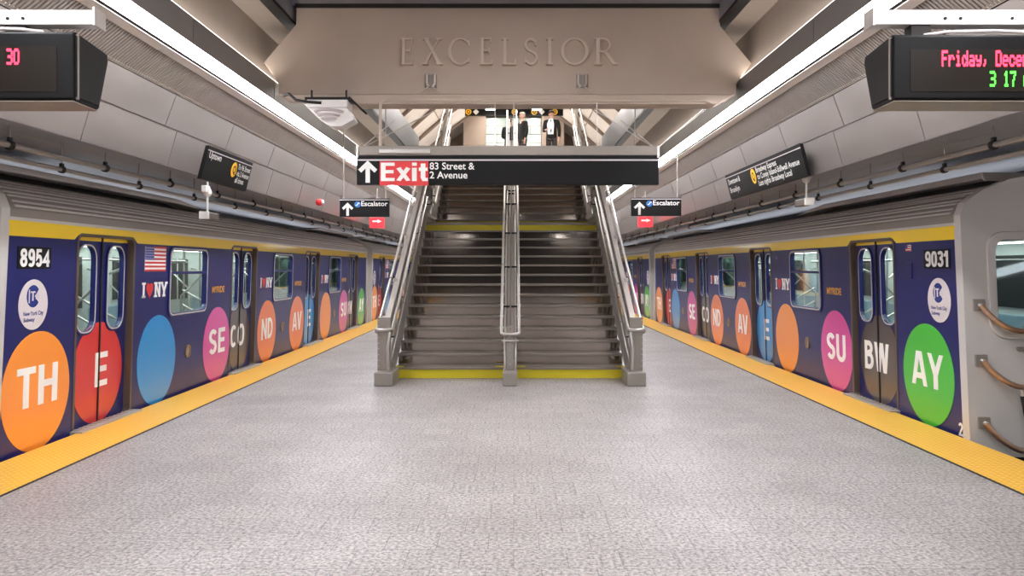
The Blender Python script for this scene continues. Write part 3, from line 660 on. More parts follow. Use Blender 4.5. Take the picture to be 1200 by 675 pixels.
def rail_line(off, ya, yb, flat=True):
    """points along the stair pitch at a height above the nosings"""
    P = []
    f1 = lambda y: RH + (y - ZA) * RH / RT; f2 = lambda y: RH * 16 + (y - ZB) * RH / RT
    yl0, yl1 = ZA + RT * 14, ZB - RT
    for y in (ya, yl0, yl1, yb):
        z = f1(y) if y <= yl0 else (RH * 15 if y <= yl1 else f2(y))
        P.append((y, z + off))
    return P
def strip(off0, off1, ya, yb, x0, x1):
    lo = rail_line(off0, ya, yb); hi = rail_line(off1, ya, yb)
    b = MB(); b.flat([lo + hi[::-1]], x0, x1, lambda u, v, d: (d, u, max(v, 0))); return b
for s in (-1, 1):
    x = lambda a: s * a
    X2 = lambda a, c: tuple(sorted((s * a, s * c)))
    strip(-.42, .12, 11.86, 22.6, *X2(1.68, 1.75)).build('stringer', 'stringer', st, bevel=.008)
    strip(.14, .20, 11.95, 22.6, *X2(1.655, 1.76)).build('stringer_cap', 'steel', st)
    strip(.20, .84, 11.72, 22.6, *X2(1.785, 1.80)).build('guard_panel', 'newel', st)
    MB().box(*X2(1.60, 1.86), 11.36, 11.98, 0, .19).build('newel_base', 'newel', st, bevel=.012)
    nw = MB().box(*X2(1.665, 1.85), 11.60, 11.66, .19, .93).build('newel_plate', 'newel', st, bevel=.006)
    b = MB()
    for q in range(9): b.lathe([(0, -.008), (.008, -.004), (.008, .0)], (s * 1.835, 11.6, .25 + q * .08), 'y', 8)
    b.build('rivets', 'steel', nw)
    MB().tube([(x(1.7), 11.6, .2), (x(1.7), 11.52, .5), (x(1.68), 11.6, .72)], .022, 8).build('newel_brace', 'steel', st)
    for q, y in enumerate((12.9, 14.2, 15.5, 17.2, 18.6, 19.9, 21.2, 22.4)):
        z = rail_line(0, 11, y)[-1][1] if y > ZB - RT else (RH + (y - ZA) * RH / RT if y < ZA + RT * 14 else RH * 15)
        MB().box(*X2(1.765, 1.82), y - .03, y + .03, z - .1, z + .9).build('guard_post', 'stringer', st)
    # twin top rails closed by a loop at the foot, lower rail on brackets
    top = lambda a: [(x(a), p[0], p[1]) for p in rail_line(.86, 11.62, 22.9)]
    loop = [(x(1.76 + .105 * cos(t)), 11.60 - .09 * sin(t), .76 + .0 * t) for t in [pi * i / 10 for i in range(11)]]
    fo = top(1.865); fi = top(1.655)
    MB().tube(fo[::-1] + [(x(1.865), 11.6, .76)] + loop[1:-1] + [(x(1.655), 11.6, .76)] + fi, .024, 10).build('top_rail', 'steel', st)
    strip(.80, .86, 11.66, 22.9, *X2(1.72, 1.80)).build('rail_cap', 'stringer', st)
    lo = [(x(1.665), p[0], p[1]) for p in rail_line(.50, 11.8, 22.6)]
    MB().tube([(x(1.69), 11.66, .30)] + lo, .021, 10).build('lower_rail', 'steel', st)
    for y in (12.2, 13.2, 14.2, 15.2, 16.0, 17.4, 18.6, 19.6, 20.6, 21.6):
        z = (RH + (y - ZA) * RH / RT if y < ZA + RT * 14 else (RH * 15 if y < ZB - RT else RH * 16 + (y - ZB) * RH / RT))
        MB().tube([(x(1.665), y, z + .50), (x(1.68), y, z + .43), (x(1.79), y, z + .43)], .012, 6).build('rail_bracket', 'iron', st)
# middle divider
strip(-.30, .10, 11.9, 22.6, -.055, .055).build('middle_stringer', 'stringer', st, bevel=.006)
strip(.10, .66, 11.84, 22.6, -.012, .012).build('middle_panel', 'newel', st)
MB().box(-.1, .1, 11.38, 12.0, 0, .18).build('newel_base', 'newel', st, bevel=.012)
nw = MB().box(-.055, .055, 11.70, 11.76, .18, .80).build('newel_plate', 'newel', st, bevel=.006)
b = MB()
for q in range(6): b.lathe([(0, -.008), (.009, -.004), (.009, .0)], (0, 11.7, .26 + q * .1), 'y', 8)
b.build('rivets', 'steel', nw)
for s in (-1, 1):
    P = [(s * .125, p[0], p[1]) for p in rail_line(.80, 11.74, 22.9)]
    MB().tube([(0, 11.64, .69), (s * .09, 11.66, .69), (s * .125, 11.72, .70)] + P, .021, 10).build('top_rail', 'steel', st)
    MB().tube([(s * .075, 11.72, .16), (s * .075, 11.72, .7)] + [(s * .075, p[0], p[1]) for p in rail_line(.62, 11.84, 22.7)], .017, 8).build('inner_rail', 'steel', st)
    MB().tube([(s * .12, 11.66, .60), (0, 11.62, .60)], .014, 6).build('loop_bar', 'steel', st)
for y in (12.6, 13.7, 14.8, 15.9, 17.2, 18.4, 19.5, 20.6, 21.7):
    z = (RH + (y - ZA) * RH / RT if y < ZA + RT * 14 else (RH * 15 if y < ZB - RT else RH * 16 + (y - ZB) * RH / RT))
    MB().box(-.14, .14, y - .02, y + .02, z + .62, z + .65).build('rail_bracket', 'iron', st)
b = MB(); b.flat([[(12.45, 0), (16.6, 2.28), (18.5, 2.28), (22.5, 4.5), (22.5, 4.3), (18.9, 2.0), (18.9, 0)]], -1.66, 1.66, lambda u, v, d: (d, u, v)); b.build('enclosure', 'newel', st)

# ================================================================== SIGNS
def PX(px, py, y): return ((px - 602) * y / 975, EYE + (313 - py) * y / 975)
# exit sign
ey = 9.25
(xa, za), (xb, zb) = PX(418, 216.5, ey), PX(772, 188, ey)
sg = thing('exit_sign', 'long black hanging sign with a red Exit panel and white street names', 'sign', ((xa + xb) / 2, ey, za))
W2 = (xb - xa) / 2; Hs = zb - za
MB().box(-W2, W2, 0, .09, 0, Hs).build('sign_panel', 'black', sg, bevel=.006)
MB().box(-W2, W2, -.006, .096, Hs - .004, Hs + .012).build('white_line', 'cream', sg)
MB().box(-W2, W2, 0, .09, Hs + .012, Hs + .05).build('top_channel', 'black', sg)
MB().box(-W2 + .02, W2 - .0, .0, .09, Hs + .055, Hs + .165).build('support_beam', 'newel', sg, bevel=.01)
MB().box(-W2 + .25, -W2 + .82, -.02, .06, Hs + .075, Hs + .13).build('light_box', 'steel', sg, bevel=.01)
fs = lambda u, v, d: (u, -d, v)
u0 = lambda px: (px - 595) * ey / 975
v0 = lambda py: (216.5 - py) * ey / 975
rp = MB().flat([[(u0(445), v0(217.5)), (u0(502), v0(217.5)), (u0(502), v0(189)), (u0(445), v0(189))]], 0, .006, fs).build('red_panel', 'signred', sg)
b = MB(); letters(b, 'Exit', u0(474), v0(201.5), .52, .205, .006, .010, fs, wt=1.05, gap=.085); b.build('exit_lettering', 'ink', rp)
b = MB(); arrow(b, u0(431), v0(202), .115, .0, .006, fs); b.build('arrow', 'ink', sg)
b = MB(); words(b, '83 Street &', u0(503.5), v0(198.5), .5, .075, .003, fs, .014, 'l'); words(b, '2 Avenue', u0(503.5), v0(209), .42, .075, .003, fs, .014, 'l'); b.build('street_lettering', 'ink', sg)
zt = Hs + .165; zc = 1.86 + EYE - za + .0
loop = [(u0(445), .04, zt)] + [(u0(445), .04, zc - .08), (u0(446), .04, zc - .03), (u0(450), .04, zc)] + [(u0(826), .04, zc), (u0(834), .04, zc - .03)]
MB().tube(loop, .018, 8).build('conduit', 'concrete', sg)
for a, c in (((421, 174), (458, 141)), ((421, 174), (506, 130)), ((770, 174), (731, 141)), ((770, 174), (700, 129)), ((772, 172), (834, 128))):
    MB().tube([(u0(a[0]), .05, v0(a[1])), (u0(c[0]), .30, v0(c[1] - 6))], .007, 6).build('sway_rod', 'steel', sg)
for px in (580, 602, 700):
    MB().tube([(u0(px), .05, zt), (u0(px), .05, zc + .01)], .006, 6).build('hanger_rod', 'steel', sg)
for px in (418.5, 771.5): MB().box(u0(px) - .012, u0(px) + .012, -.01, .1, Hs + .03, Hs + .16).build('end_bracket', 'steel', sg)

# escalator signs
for sd, xa, xb, yt, yb in (('left', 398, 456, 232.5, 254), ('right', 740, 798.5, 231.5, 253)):
    y = 13.5; (wa, za), (wb, zb) = PX(xa, yb, y), PX(xb, yt, y)
    t = thing('escalator_sign', 'small black Escalator sign with white up arrow, %s of the stairs' % sd, 'sign', ((wa + wb) / 2, y, za), 0, 'escalator signs')
    w, hh = (wb - wa) / 2, zb - za
    MB().box(-w, w, 0, .07, 0, hh).build('sign_panel', 'black', t, bevel=.004)
    MB().box(-w, w, -.004, .074, hh - .03, hh - .018).build('white_line', 'cream', t)
    b = MB(); arrow(b, -w + .13, .115, .1, 0, .005, fs); b.build('arrow', 'ink', t)
    ic = MB().flat([circ(-w + .29, .2, .05, 20)], 0, .005, fs).build('pictogram', 'skyblue', t)
    b = MB(); b.flat(stroke([(-w + .26, .185), (-w + .28, .185), (-w + .305, .22), (-w + .325, .22)], .014), .005, .008, fs); b.build('stairs_mark', 'ink', ic)
    b = MB(); words(b, 'Escalator', -w + .35, .175, .43, .075, .004, fs, .016, 'l'); b.build('lettering', 'ink', t)
    for q in (-.85, .85):
        MB().tube([(q * w, .035, hh), (q * w, .035, 1.9 + EYE - za if abs((wa + wb) / 2 + q * w - CX) > 2.7 else 2.79 + EYE - za)], .008, 6).build('hanger_rod', 'steel', t)

# red exit-route signs on the cladding further along
for sd, s, y, lx, pxa, pxb, pya, pyb in (('left', -1, 19.5, 0, 433, 450, 255, 267), ('right', 1, 19.5, 0, 748, 765, 254, 266)):
    (wa, za), (wb, zb) = PX(pxa, pyb, y), PX(pxb, pya, y)
    t = thing('red_sign', 'small red arrow sign hanging below the Escalator sign, %s of the stairs' % sd, 'sign', ((wa + wb) / 2, y, za), 0, 'red arrow signs')
    w, hh = (wb - wa) / 2, zb - za
    MB().box(-w, w, 0, .08, 0, hh).build('sign_panel', 'exitlit', t, bevel=.006)
    b = MB(); b.flat([[(-.1, hh * .56), (.02, hh * .56), (.02, hh * .46), (.12, hh * .64), (.02, hh * .82), (.02, hh * .72), (-.1, hh * .72)]], 0, .006, fs); b.build('arrow', 'ink', t)
    MB().tube([(0, .04, hh), (0, .04, Z(2.2) - za)], .012, 6).build('hanger_rod', 'steel', t)

# platform direction signs fixed along the cladding
def side_sign(s, xb, ya, yb, zlo, zhi, label, group):
    y_len = yb - ya
    t = thing('direction_sign', label, 'sign', (s * xb, (ya + yb) / 2, zlo), 0, group)
    hh = zhi - zlo
    # u runs along the reading direction, v up, d towards the platform; the panel leans like the cladding
    F = lambda u, v, d: (-s * (d + .26 * v), -s * u * 1.0 if s > 0 else u, v)
    MB().flat([[(-y_len / 2, 0), (y_len / 2, 0), (y_len / 2, hh), (-y_len / 2, hh)]], -.04, 0, F).build('sign_panel', 'black', t)
    MB().flat([[(-y_len / 2, hh * .86), (y_len / 2, hh * .86), (y_len / 2, hh * .885), (-y_len / 2, hh * .885)]], 0, .004, F).build('white_line', 'cream', t)
    return t, F, y_len, hh
t, F, wl, hh = side_sign(-1, 3.31, 8.80, 10.28, EYE + .283 * 3.31, EYE + .283 * 3.31 + .35, 'black Uptown direction sign along the left steel cladding', None)
b = MB(); words(b, 'Uptown', -wl / 2 + .06, hh * .66, .36, .07, .004, F, .014, 'l'); b.build('heading', 'ink', t)
q = MB().flat([circ(.15, hh * .56, .085, 28)], 0, .004, F).build('route_bullet', 'bullet', t)
b = MB(); words(b, 'Q', .15, hh * .56 - .042, None, .085, .006, F, .02); b.build('route_letter', 'black', q)
b = MB()
for i, w in enumerate(('To 96 Street', 'via 2 Avenue', 'all times')): words(b, w, .26, hh * (.62 - .22 * i), (.44, .44, .3)[i], .06, .004, F, .014, 'l')
b.build('lettering', 'ink', t)
t, F, wl, hh = side_sign(1, 3.28, 9.28, 12.55, EYE + .311 * 3.28, EYE + .311 * 3.28 + .36, 'long black Downtown and Brooklyn direction sign along the right steel cladding', None)
b = MB(); words(b, 'Downtown &', -wl / 2 + .1, hh * .58, .62, .075, .004, F, .014, 'l'); words(b, 'Brooklyn', -wl / 2 + .1, hh * .24, .5, .075, .004, F, .014, 'l'); b.build('heading', 'ink', t)
q = MB().flat([circ(-.28, hh * .56, .1, 28)], 0, .004, F).build('route_bullet', 'bullet', t)
b = MB(); words(b, 'Q', -.28, hh * .56 - .05, None, .1, .006, F, .02); b.build('route_letter', 'black', q)
b = MB()
for i, w in enumerate(('Broadway Express', 'to Coney Island-Stillwell Avenue', 'Late nights Broadway Local')): words(b, w, -.12, hh * (.64 - .24 * i), (.85, 1.62, 1.3)[i], .068, .004, F, .014, 'l')
b.build('lettering', 'ink', t)

# ------------------------------------------------------------------ LED clocks
DOT = {'F': '11111 10000 10000 11110 10000 10000 10000', 'r': '00000 00000 10110 11001 10000 10000 10000', 'i': '00100 00000 01100 00100 00100 00100 01110',
       'd': '00001 00001 01101 10011 10001 10011 01101', 'a': '00000 00000 01110 00001 01111 10001 01111', 'y': '00000 00000 10001 10001 01111 00001 01110',
       ',': '00000 00000 00000 00000 00100 00100 01000', 'D': '11110 10001 10001 10001 10001 10001 11110', 'e': '00000 00000 01110 10001 11111 10000 01110',
       'c': '00000 00000 01110 10001 10000 10001 01110', 'm': '00000 00000 11010 10101 10101 10101 10101', 'b': '10000 10000 10110 11001 10001 11001 10110',
       '3': '11110 00001 00001 01110 00001 00001 11110', '0': '01110 10001 10001 10001 10001 10001 01110', '1': '00100 01100 00100 00100 00100 00100 01110',
       '7': '11111 00001 00010 00010 00100 00100 00100', 'p': '00000 00000 11110 10001 11110 10000 10000', '.': '00000 00000 00000 00000 00000 01100 01100', ' ': '00000 ' * 7}
def dots(mb, text, cx, cy, pw, ph, d, fn):
    n = len(text) * 6 - 1; x0 = cx - n * pw / 2; z0 = cy + 3.5 * ph
    for i, ch in enumerate(text):
        for r, row in enumerate(DOT[ch].split()):
            for c, on in enumerate(row):
                if on == '1':
                    a, z = x0 + (i * 6 + c) * pw, z0 - (r + 1) * ph
                    mb.flat([[(a - pw * .12, z - ph * .06), (a + pw * 1.12, z - ph * .06), (a + pw * 1.12, z + ph * 1.06), (a - pw * .12, z + ph * 1.06)]], d, d + .001, fn)
for sd, xe, zt, zb in (('left', -2.275, 1.21, .872), ('right', 1.965, 1.195, .872)):
    s = 1 if sd == 'right' else -1
    Wd = 1.18; y = 4.3
    t = thing('led_clock', 'black LED display box hanging at the top %s corner, showing red%s text' % (sd, ' and green' if s > 0 else ''), 'display', (xe + s * Wd / 2, y, EYE + zb), 0, 'led displays')
    hh = zt - zb
    body = MB().flat([[(0, 0), (.0, hh), (.02, hh + .012), (.36, hh - .02), (.37, hh - .06), (.27, -.0), (.25, -.012), (.03, -.012)]], -Wd / 2, Wd / 2, lambda u, v, d: (d, u, v)).build('case', 'dark', t, bevel=.006)
    MB().flat([[(.0, -.012), (.25, -.016), (.25, -.02), (.0, -.016)]], -Wd / 2, Wd / 2, lambda u, v, d: (d, u, v)).build('bottom_plate', 'newel', t)
    scr = MB().flat([rrect(-Wd / 2 + .085, Wd / 2 - .085, .035, hh - .07, .006)], 0, .003, fs).build('screen', 'screen', t)
    b = MB(); dots(b, 'Friday, December 30', -.016, hh * .635, .0058, .0115, .004, fs); b.build('red_text', 'ledred', scr)
    if s > 0:
        b = MB(); dots(b, '3 17 p.m.', .058, hh * .31, .0058, .0112, .004, fs); b.build('green_text', 'ledgreen', scr)
    for e in (-1, 1):
        MB().flat([[(.012, .012), (.012, hh - .008), (.34, hh - .035), (.25, .008)]], 0, .008, lambda u, v, d: (e * (Wd / 2 + d), u, v)).build('end_cap', 'black', t, bevel=.003)
        MB().box(*sorted((e * (Wd / 2 - .012), e * (Wd / 2 + .012))), .022, .036, .0, hh).build('edge_strip', 'newel', t)
    ch0 = 1.27 - zb
    cu = -s * Wd / 2 - s * .09
    b = MB(); b.flat([[(.05, ch0), (.05, ch0 + .075), (.14, ch0 + .075), (.14, ch0 + .068), (.058, ch0 + .068), (.058, ch0 + .007), (.14, ch0 + .007), (.14, ch0)]], -s * 0 + min(cu, s * Wd / 2), max(cu, s * Wd / 2), lambda u, v, d: (d, u, v)); b.build('support_channel', 'white', t)
    MB().box(*sorted((cu - .004 * s, cu + .006 * s)), .03, .15, ch0 - .01, ch0 + .085).build('channel_end', 'steel', t)
    for q in (-.3, -.22, .05, .3):
        MB().lathe([(0, -.006), (.008, -.006), (.008, .004)], (q * s, .05, ch0 + .03), 'y', 8).build('bolt', 'iron', t)
    for q in (-.42, .25): MB().box(q - .05, q + .05, .06, .14, hh - .0, ch0 + .01).build('mount', 'iron', t)
    MB().tube([(-.42 * s, .03, hh + .012), (-.3 * s, .03, hh + .028), (-.05 * s, .03, hh + .034), (.25 * s, .03, hh + .022), (.5 * s, .03, hh + .02)], .009, 8).build('cable', 'cream', t)
    # hanger reaches the lights further out
    for q in (.52, .63):
        MB().tube([(s * q, .095, ch0 + .07), (s * q, .095, 1.905 - zb if abs(xe + s * Wd / 2 + s * q) > 2.7 else 2.1 - zb)], .01, 8).build('hanger_rod', 'steel', t)

# ------------------------------------------------------------------ white emergency light under the beam
(ua, va) = PX(362, 114, 9.3)
t = thing('emergency_light', 'white boxy emergency light fixed under the left end of the beam', 'light', (PX(388, 0, 9.3)[0], 9.3, va))
MB().box(-.29, .22, -.02, .26, -.03, .0).build('mounting_plate', 'iron', t)
MB().box(-.27, .19, -.03, .25, -.12, -.03).build('housing', 'white', t, bevel=.012)
b = MB(); b.flat([[(-.26, -.12), (.19, -.12), (.26, -.25), (.12, -.33), (.0, -.33), (-.14, -.24)]], -.02, .24, fs_ if False else (lambda u, v, d: (u, d, v))); b.build('reflector', 'white', t, bevel=.01)
b = MB()
for r, q in ((.17, -.16), (.13, -.2), (.09, -.235)): b.lathe([(r, q), (r * .9, q - .02), (r * .7, q - .02)], (-.02, -.025, 0), 'z', 24)
b.build('lamp_ring', 'cream', t)
MB().tube([(-.1, -.04, -.07), (-.25, -.05, -.06), (-.38, -.04, -.04), (-.47, 0, .04), (-.55, .1, .04)], .016, 8).build('cable', 'rubber', t)
for q in (-.24, .15): MB().tube([(q, .1, 0), (q, .1, .1)], .012, 6).build('bolt', 'iron', t)
MB().tube([(.2, .0, .0), (.36, .2, -.15)], .012, 6).build('stay', 'iron', t)

# ------------------------------------------------------------------ pipes, cameras, strobe
for sd, s in (('left', -1), ('right', 1)):
    for nm, xp, yv, r, y_first in (('upper', 3.69, .915, .024, 6.24), ('lower', 3.74, .825, .019, 7.05)):
        t = thing('pipe', '%s of the two thin steel pipes hung from the %s ceiling edge' % (nm, sd), 'pipe', (CX + s * xp, 4.0, Z(yv)))
        MB().tube([(0, -8, 0), (0, 50, 0)], r, 10).build('pipe_run', 'pipe', t)
        y = y_first - 4.0 - 3 * 1.46
        hang0 = None
        for k in range(30):
            if hang0 is None:
                b = MB(); b.box(-.012, .012, -.018, .018, r * .8, r + .035)
                b.tube([(r * 1.25 * cos(q), -.014, r * 1.25 * sin(q)) for q in [2 * pi * i / 12 for i in range(12)]], .008, 6, closed=True)
                b.tube([(r * 1.25 * cos(q), .014, r * 1.25 * sin(q)) for q in [2 * pi * i / 12 for i in range(12)]], .008, 6, closed=True)
                b.box(-r * 1.7, r * 1.7, -.012, .012, -.008, .008)
                hang0 = b.build('pipe_hanger', 'iron', t); hang0.location.y = y
                rod = MB().tube([(0, 0, r), (0, 0, 1.04 + .095 * (xp - 3.49) - yv)], .006, 6).build('rod', 'pipe', hang0)
            else:
                c = copy_tree(hang0, t); c.location.y = y
            y += 1.46
    # camera on a short post below the direction sign
    yc, px, py = (11.0, 243, 224) if s < 0 else (11.0, 945, 208)
    xw, zw = PX(px, py, yc)
    xw = CX + s * 3.53
    yc = 975 * abs(xw) / abs(px - 602); zw = EYE + (313 - py) * yc / 975
    t = thing('hanging_camera', 'white camera on a short post below the %s sign' % ('Uptown' if s < 0 else 'Downtown'), 'camera', (xw, yc, zw))
    MB().lathe([(0, .07), (.035, .06), (.05, .03), (.05, 0), (.035, -.03), (0, -.045)], (0, 0, -.03), 'z', 16).build('camera_dome', 'white', t)
    MB().box(-.03, .03, -.12, .02, -.02, .06).build('camera_head', 'white', t, bevel=.01)
    MB().tube([(0, 0, .06), (0, 0, Z(1.04 + .0) - zw)], .014, 8).build('stem', 'white', t)
    MB().tube([(0, 0, -.06), (0, 0, -.26)], .013, 8).build('post', 'white', t)
    MB().box(-.05, .05, -.1, .26, -.33, -.25).build('channel', 'jamb', t, bevel=.006)
    MB().box(-.055, .055, -.125, -.08, -.335, -.245).build('channel_end', 'white', t, bevel=.006)
y = 14.6; xw = CX - 3.37
t = thing('fire_strobe', 'small red and white fire strobe on the left steel cladding', 'alarm', (xw, y, PX(0, 237, y)[1]))
MB().lathe([(0, .0), (.05, .0), (.06, .03), (.06, .09), (0, .10)], (0, 0, 0), 'x', 20).build('base', 'signred', t)
MB().box(.08, .13, -.03, .03, -.025, .035).build('lens', 'strobe', t, bevel=.008)

# ================================================================== MEZZANINE beyond the stairs
b = MB()
for s in (-1, 1):
    for y0_, y1_ in ((22.4, 27.0), (27.05, 32.0), (32.05, 38.0)):
        for (xa_, za_, xb_, zb_) in ((1.7, 8.2, 2.9, 7.4), (2.93, 7.37, 4.6, 6.0), (4.63, 5.97, 6.2, 4.86)):
            b.add([(s * xa_, y0_, za_), (s * xb_, y0_, zb_), (s * xb_, y1_, zb_), (s * xa_, y1_, za_), (s * (xa_ + .1), y0_, za_ + .1), (s * (xb_ + .1), y0_, zb_ + .1), (s * (xb_ + .1), y1_, zb_ + .1), (s * (xa_ + .1), y1_, za_ + .1)],
                  [(0, 1, 2, 3), (4, 5, 6, 7), (0, 1, 5, 4), (1, 2, 6, 5), (2, 3, 7, 6), (3, 0, 4, 7)])
struct(b, 'ceiling_vault', 'mezzwhite')
b = MB()
for s in (-1, 1):
    for y_ in (22.4, 24.7, 27.0, 29.5, 32.0, 35.0):
        b.tube([(s * 1.7, y_, 8.12), (s * 2.9, y_ + .4, 7.3), (s * 4.6, y_ + .8, 5.9), (s * 6.2, y_ + 1.2, 4.86)], .07, 8)
struct(b, 'trim_vault_ribs', 'mezzbrown')
struct(MB().box(-8.2, 8.2, 10.2, 38.2, 8.25, 8.4), 'ceiling_mezzanine', 'mezzwhite')
struct(MB().box(-8.2, -8.0, 10.2, 38.2, 4.86, 8.25), 'wall_mezzanine_left', 'mezzwhite')
struct(MB().box(8.0, 8.2, 10.2, 38.2, 4.86, 8.25), 'wall_mezzanine_right', 'mezzwhite')
struct(MB().box(-8.2, 8.2, 10.05, 10.2, 4.86, 8.25), 'wall_mezzanine_front', 'mezzwhite')
struct(MB().box(-8.2, 8.2, 38.0, 38.2, 4.86, 8.25), 'wall_mezzanine_back', 'mezzbrown')
# pale glazed wall behind the people, in courses
b = MB()
for i in range(5):
    for r in range(9):
        b.box(-1.2 + i * .48, -.74 + i * .48, 36.0, 36.05, 4.86 + r * .36, 5.20 + r * .36)
gw = b.build('wall_glazed', 'mezzgreen', kind='structure')
for s in (-1, 1): struct(MB().box(*sorted((s * 1.2, s * 2.15)), 35.6, 36.1, 4.86, 8.2), 'wall_pier_' + ('left' if s < 0 else 'right'), 'mezzbrown')
t = thing('mezzanine_sign', 'black overhead sign with yellow route bullets above the people upstairs', 'sign', (0, 33, PX(0, 135.5, 33)[1]))
MB().box(PX(545, 0, 33)[0], PX(660, 0, 33)[0], 0, .1, 0, .30).build('sign_panel', 'black', t)
for px in (549, 603, 626, 650):
    u = PX(px, 0, 33)[0]
    q = MB().flat([circ(u, .15, .12, 20)], 0, .01, fs).build('route_bullet', 'bullet', t)
    b = MB(); words(b, 'Q', u, .09, None, .12, .012, fs, .02); b.build('route_letter', 'black', q)
    if px in (549, 626): MB().flat([[(u + .3, .03), (u + .42, .15), (u + .3, .27), (u + .18, .15)]], 0, .01, fs).build('diamond', 'ink', t)
for px in (582, 622): MB().tube([(PX(px, 0, 33)[0], .05, .3), (PX(px, 0, 33)[0], .05, 8.25 - PX(0, 135.5, 33)[1])], .03, 8).build('hanger_rod', 'white', t)
for s in (-1, 1):  # hidden lamps added to brighten the vault and glazed wall
    for y_ in (24.5, 28.0, 31.5, 34.4):
        t = thing('added_ceiling_lamp', 'added linear fill lamp hanging under the mezzanine ceiling beyond the staircase', 'light', (s * .9, y_, 7.75 if y_ < 34 else 8.2), 0, 'added mezzanine ceiling lamps')
        MB().box(-.2, .2, -.9, .9, 0, .05).build('frame', 'white', t)
        for q in (-.7, .7): MB().tube([(0, q, .05), (0, q, .5 if y_ < 34 else .06)], .012, 6).build('hanger_rod', 'steel', t)
        MB().box(-.16, .16, -.86, .86, -.02, 0).build('diffuser', 'mezzfill', t)

# ------------------------------------------------------------------ people
def skin_mesh(name, pts, edges, m, parent, sub=2):
    me = bpy.data.meshes.new(name); me.from_pydata([p[:3] for p in pts], edges, [])
    o = bpy.data.objects.new(name, me); COL.objects.link(o)
    sm = o.modifiers.new('s', 'SKIN'); sb = o.modifiers.new('u', 'SUBSURF'); sb.levels = sub
    for i, p in enumerate(pts):
        d = me.skin_vertices[0].data[i]; d.radius = (p[3], p[4] if len(p) > 4 else p[3]); d.use_root = (i == 0)
    dg = bpy.context.evaluated_depsgraph_get(); dg.update()
    ev = bpy.data.meshes.new_from_object(o.evaluated_get(dg)); bpy.data.objects.remove(o)
    ev.polygons.foreach_set('use_smooth', [True] * len(ev.polygons)); ev.materials.clear(); ev.materials.append(M[m])
    n = bpy.data.objects.new(name, ev); COL.objects.link(n); n.parent = parent
    return n
def person(label, x, y, rz, hgt, hair, coat, trouser, long_coat, shirtfront, arm):
    """faces -y before rotation"""
    t = thing('person', label, 'person', (x, y, 4.86), rz); k = hgt / 1.78
    S = lambda l: [(p[0] * k, p[1] * k, p[2] * k) + tuple(q * k for q in p[3:]) for p in l]
    # one continuous body: pelvis, trunk, neck, head, arms with hands, legs
    P = [(0, 0, .95, .13, .10), (0, 0, 1.15, .13, .10), (0, 0, 1.38, .15, .10), (0, 0, 1.50, .055), (0, -.01, 1.58, .055), (0, -.025, 1.645, .083, .095), (0, -.02, 1.72, .075, .09)]
    E_ = [(0, 1), (1, 2), (2, 3), (3, 4), (4, 5), (5, 6)]
    for s in (-1, 1):
        i = len(P)
        P += [(s * .09, 0, .86, .085), (s * .1, -.01, .5, .06), (s * .1, .02, .1, .045), (s * .11, -.12, .035, .035)]
        E_ += [(0, i), (i, i + 1), (i + 1, i + 2), (i + 2, i + 3)]
        i = len(P)
        if arm == 'bent' or (arm == 'one' and s < 0): q = [(s * .19, 0, 1.42, .055), (s * .24, .0, 1.14, .042), (s * .13, -.24, 1.12, .03), (s * .07, -.31, 1.13, .028)]
        else: q = [(s * .19, 0, 1.42, .055), (s * .24, .02, 1.13, .042), (s * .25, -.04, .88, .03), (s * .25, -.06, .80, .028)]
        P += q; E_ += [(2, i), (i, i + 1), (i + 1, i + 2), (i + 2, i + 3)]
        hx, hy, hz = q[3][:3]
        for f in range(4):
            j = len(P); ln = (.07, .08, .075, .06)[f]
            if q[3][2] > 1: P += [(hx - s * .01, hy - .03, hz + .024 - f * .016, .009), (hx - s * .03, hy - .03 - ln * .6, hz + .022 - f * .017, .008)]
            else: P += [(hx, hy + .024 - f * .016, hz - .04, .009), (hx - s * .012, hy + .024 - f * .017, hz - .04 - ln * .7, .008)]
            E_ += [(i + 3, j), (j, j + 1)]
        j = len(P); P += [(hx - s * .03, hy - .02, hz + .02, .009), (hx - s * .04, hy - .05, hz + .015, .008)]; E_ += [(i + 3, j), (j, j + 1)]
    body = skin_mesh('body', S(P), E_, 'skin', t)
    # face: nose, ears, brow
    b = MB()
    b.tube([(0, -.115 * k, 1.67 * k), (0, -.14 * k, 1.635 * k), (0, -.115 * k, 1.62 * k)], [.008 * k, .016 * k, .01 * k], 8)
    for s in (-1, 1): b.lathe([(0, -.012), (.02, -.008), (.026, 0), (.02, .008), (0, .012)], (s * .085 * k, -.01 * k, 1.645 * k), 'x', 10)
    b.build('face_features', 'skin', t)
    b = MB()
    for s in (-1, 1): b.lathe([(0, -.004), (.011, 0), (0, .004)], (s * .032 * k, -.113 * k, 1.672 * k), 'y', 8)
    b.tube([(-.025 * k, -.115 * k, 1.595 * k), (.025 * k, -.115 * k, 1.595 * k)], .005, 6)
    b.build('eyes_and_mouth', 'hairdark', t)
    b = MB()
    for r_ in range(6):
        pass
    prof = [(.0, .105), (.05, .098), (.085, .065), (.098, .02), (.096, -.03), (.085, -.06)]
    vs = []; fs_h = []; n = 20
    for i in range(n):
        a = 2 * pi * i / n
        for (r, z_) in prof:
            fr = max(0, -sin(a))                # front of the head stays open
            zz = z_ if z_ > .03 else z_ + (.03 - z_) * min(1, fr * 1.6)
            vs.append((r * cos(a) * .98 * k, (-.012 + r * 1.12 * sin(a)) * k, (1.685 + zz) * k))
    for i in range(n):
        for j in range(5): fs_h.append((i * 6 + j, ((i + 1) % n) * 6 + j, ((i + 1) % n) * 6 + j + 1, i * 6 + j + 1))
    b.add(vs, fs_h, None, True); b.build('hair', hair, t)
    # jacket or coat with sleeves, trousers, shoes
    hem = .55 if long_coat else .78
